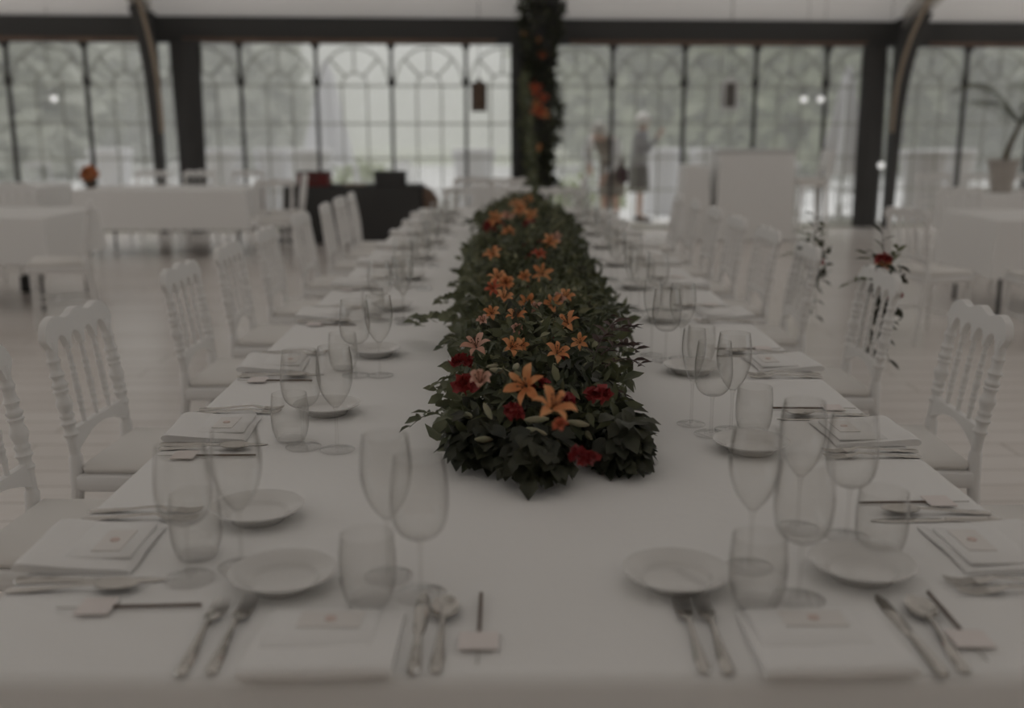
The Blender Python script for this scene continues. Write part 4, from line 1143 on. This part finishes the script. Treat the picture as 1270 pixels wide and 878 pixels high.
# ------------------------------------------------------------------ people on the terrace
def skin_body(name, joints, edges, rads, root, parent, m):
    me = bpy.data.meshes.new(name)
    me.from_pydata([tuple(j) for j in joints], edges, [])
    o = bpy.data.objects.new(name, me); col.objects.link(o)
    me.materials.append(m)
    s = o.modifiers.new('skin', 'SKIN'); s.use_smooth_shade = True
    for i, r in enumerate(rads):
        me.skin_vertices[0].data[i].radius = (r, r) if not hasattr(r, '__len__') else r
    me.skin_vertices[0].data[root].use_root = True
    sb = o.modifiers.new('sub', 'SUBSURF'); sb.levels = 2; sb.render_levels = 2
    o.parent = parent
    return o
def person(loc, rz, J, cloth, label, scale=1.0):
    """J: joint dict in local space (faces +y)."""
    t = thing('person', label, 'person', loc, rz)
    names = []; P = []; rad = []; E = []
    def add(nm, p, r, par=None):
        names.append(nm); P.append(Vector(p) * scale); rad.append(tuple(q * scale for q in r) if hasattr(r, '__len__') else r * scale)
        if par is not None: E.append((names.index(par), len(P) - 1))
    add('pelvis', J['pelvis'], (.15, .11)); add('waist', J['waist'], (.125, .095), 'pelvis'); add('chest', J['chest'], (.15, .105), 'waist'); add('neck', J['neck'], .05, 'chest')
    add('chin', J['chin'], .062, 'neck'); add('head', J['head'], (.082, .092), 'chin'); add('crown', J['crown'], .055, 'head')
    hd = J['look']
    add('nose', Vector(J['chin']).lerp(Vector(J['head']), .5) + Vector(hd) * .10, .014, 'head')
    for s in ('l', 'r'):
        add('sh' + s, J['sh' + s], .056, 'chest'); add('el' + s, J['el' + s], .040, 'sh' + s); add('wr' + s, J['wr' + s], .026, 'el' + s)
        w_ = Vector(J['wr' + s]); dr = (w_ - Vector(J['el' + s])).normalized(); sd_ = dr.cross(Vector((.3, 1, .2))).normalized()
        add('pm' + s, w_ + dr * .07, (.034, .018), 'wr' + s)
        for k in range(4):
            a = w_ + dr * .10 + sd_ * (.027 - .018 * k)
            L = (.060, .072, .067, .05)[k]
            add('f%d%s' % (k, s), a, .010, 'pm' + s); add('g%d%s' % (k, s), a + dr * L * .6 + Vector(hd) * .008, .009, 'f%d%s' % (k, s)); add('h%d%s' % (k, s), a + dr * L * .9 + Vector(hd) * .022, .007, 'g%d%s' % (k, s))
        add('th' + s, w_ + dr * .045 + sd_ * .045, .011, 'wr' + s); add('tt' + s, w_ + dr * .085 + sd_ * .062, .009, 'th' + s)
        add('hp' + s, J['hp' + s], .085, 'pelvis'); add('kn' + s, J['kn' + s], .058, 'hp' + s); add('cf' + s, Vector(J['kn' + s]).lerp(Vector(J['an' + s]), .35), .052, 'kn' + s); add('an' + s, J['an' + s], .034, 'cf' + s)
        add('to' + s, Vector(J['an' + s]) + Vector((0, .14, -.05)), .032, 'an' + s)
    skin_body('body', P, E, rad, 0, t, M['skin'])
    # shoes
    for s in ('l', 'r'):
        b = MB(); a = Vector(J['an' + s]) * scale
        b.tube([a + Vector((0, -.05, -.055)), a + Vector((0, .0, -.05)), a + Vector((0, .09, -.055)), a + Vector((0, .17, -.062)), a + Vector((0, .20, -.064))], [.034, .044, .044, .036, .012], 10); b.build('shoe', M['shoe'], t)
    return t, P, names
def loft(rings, name, m, parent, N=20):
    b = MB(); vs = []
    for (c, rx, ry, tilt) in rings:
        q = Euler((tilt[0], tilt[1], 0)).to_matrix()
        for k in range(N):
            a = 2 * math.pi * k / N
            vs.append(Vector(c) + q @ Vector((rx * math.cos(a), ry * math.sin(a), 0)))
    n = len(rings)
    b.add(vs, [(j * N + k, j * N + (k + 1) % N, (j + 1) * N + (k + 1) % N, (j + 1) * N + k) for j in range(n - 1) for k in range(N)])
    o = b.build(name, m, parent, smooth=70); s = o.modifiers.new('cloth', 'SOLIDIFY'); s.thickness = .008
    return o
def sleeve(pts, rads, name, m, parent):
    b = MB(); b.tube(pts, rads, 12); return b.build(name, m, parent, smooth=70)
def hair(c, rx, ry, rz_, look, parent, m, zc=.35):
    b = MB(); vs = []; N = 24; K = 12
    rr = random.Random(3)
    for j in range(K + 1):
        th = math.pi * j / K * .78
        for k in range(N):
            a = 2 * math.pi * k / N
            d = Vector((math.sin(th) * math.cos(a), math.sin(th) * math.sin(a), math.cos(th)))
            face = max(0.0, d.dot(Vector(look))) ; q = 1 + .05 * math.sin(a * 9 + j)
            if face > .62 and d.z < zc: q *= .80
            vs.append(Vector(c) + Vector((d.x * rx, d.y * ry, d.z * rz_)) * q)
    b.add(vs, [(j * N + k, (j + 1) * N + k, (j + 1) * N + (k + 1) % N, j * N + (k + 1) % N) for j in range(K) for k in range(N)])
    b.build('hair', m, parent, smooth=80)
# standing woman, facing the right, one hand raised to her face
J1 = dict(pelvis=(0, 0, .92), waist=(0, 0, 1.06), chest=(0, .01, 1.25), neck=(0, .03, 1.40), chin=(0, .06, 1.47), head=(0, .06, 1.54), crown=(0, .05, 1.60), look=(0, .95, -.05),
          shl=(-.17, .01, 1.33), ell=(-.22, -.03, 1.07), wrl=(-.20, .06, .86), shr=(.17, .01, 1.33), elr=(.20, .15, 1.12), wrr=(.10, .27, 1.30),
          hpl=(-.08, 0, .88), knl=(-.085, .02, .48), anl=(-.085, -.01, .085), hpr=(.08, 0, .88), knr=(.085, .03, .48), anr=(.09, .03, .085))
p = at(790, 272, 0)
w1, _, _ = person((p.x, p.y - .1, -.02), -math.pi / 2 - .2, J1, None, 'elderly person with white hair in grey jacket and skirt, hand raised to face', 1.0)
loft([((0, -.01, .86), .195, .15, (0, 0)), ((0, 0, .98), .185, .14, (0, 0)), ((0, 0, 1.10), .165, .125, (0, 0)), ((0, .01, 1.25), .185, .13, (0, 0)), ((0, .02, 1.36), .195, .115, (0, 0)), ((0, .03, 1.40), .07, .065, (0, 0))], 'jacket', M['greyjacket'], w1)
for s, sg in (('l', -1), ('r', 1)):
    sleeve([Vector(J1['sh' + s]) + Vector((-.03 * sg, 0, .01)), Vector(J1['sh' + s]).lerp(Vector(J1['el' + s]), .5), Vector(J1['el' + s]), Vector(J1['el' + s]).lerp(Vector(J1['wr' + s]), .85)], [.085, .066, .057, .045], 'sleeve', M['greyjacket'], w1)
loft([((0, 0, .46), .20, .17, (0, 0)), ((0, 0, .60), .195, .165, (0, 0)), ((0, 0, .80), .185, .15, (0, 0)), ((0, 0, .98), .155, .12, (0, 0))], 'skirt', M['greyskirt'], w1)
hair((0, .045, 1.555), .112, .118, .115, (0, .95, -.05), w1, M['hair'])
# stooping woman, bent forward towards the left
J2 = dict(pelvis=(0, -.05, .90), waist=(0, .06, 1.02), chest=(0, .20, 1.15), neck=(0, .33, 1.24), chin=(0, .42, 1.26), head=(0, .43, 1.33), crown=(0, .40, 1.39), look=(0, .85, -.45),
          shl=(-.17, .26, 1.19), ell=(-.24, .36, .93), wrl=(-.14, .46, .72), shr=(.17, .22, 1.22), elr=(.34, .10, 1.02), wrr=(.20, .28, .84),
          hpl=(-.08, -.05, .86), knl=(-.085, .02, .48), anl=(-.085, -.04, .085), hpr=(.08, -.05, .86), knr=(.085, .02, .48), anr=(.09, .0, .085))
w2, _, _ = person((1.50, 15.75, -.02), R(150), J2, None, 'stooping person with white hair and white sleeves beside the pillar', 1.05)
w2s = 1.05
def S(v): return Vector(v) * w2s
loft([(S((0, -.06, .88)), .19, .15, (-.2, 0)), (S((0, .05, 1.02)), .17, .13, (-.7, 0)), (S((0, .18, 1.14)), .18, .13, (-.8, 0)), (S((0, .28, 1.21)), .15, .10, (-.9, 0)), (S((0, .33, 1.24)), .07, .06, (-.9, 0))], 'vest', M['brownvest'], w2)
for s in ('l', 'r'):
    sleeve([S(J2['sh' + s]), S(J2['sh' + s]).lerp(S(J2['el' + s]), .5), S(J2['el' + s]), S(J2['el' + s]).lerp(S(J2['wr' + s]), .85)], [.088, .080, .070, .05], 'sleeve', M['whiteshirt'], w2)
loft([(S((0, -.04, .42)), .21, .18, (0, 0)), (S((0, -.04, .62)), .20, .17, (0, 0)), (S((0, -.05, .90)), .175, .14, (-.1, 0))], 'skirt', M['brownvest'], w2)
hair(S((0, .43, 1.34)), .122, .128, .122, (0, .85, -.45), w2, M['hair'], -.2)
hb = thing('handbag', 'dark plum handbag held by the stooping person', 'bag', (1.66, 15.55, .62))
b = MB(); b.box((0, 0, .11), (.14, .26, .22), bev=.03); b.build('bag_body', M['bag'], hb)
b = MB(); b.tube([(0, -.08, .21), (0, -.06, .36), (0, .06, .36), (0, .08, .21)], .009, 6); b.build('strap', M['bag'], hb)

# ------------------------------------------------------------------ haze volume added to brighten the garden, standing in for overexposure
m = bpy.data.materials.new('added_haze'); m.use_nodes = True
nt = m.node_tree; nt.nodes.remove(nt.nodes['Principled BSDF'])
vs_ = nt.nodes.new('ShaderNodeVolumeScatter'); vs_.inputs['Color'].default_value = (0.98, 0.985, 0.96, 1); vs_.inputs['Density'].default_value = 0.035; vs_.inputs['Anisotropy'].default_value = 0.0
nt.links.new(vs_.outputs[0], nt.nodes['Material Output'].inputs['Volume'])
b = MB(); b.box((0, 71, 5), (180, 98, 10)); o = b.build('haze', m, smooth=0); o['kind'] = 'stuff'
tag(o, 'added pale haze that brightens the view of the garden trees', 'haze')
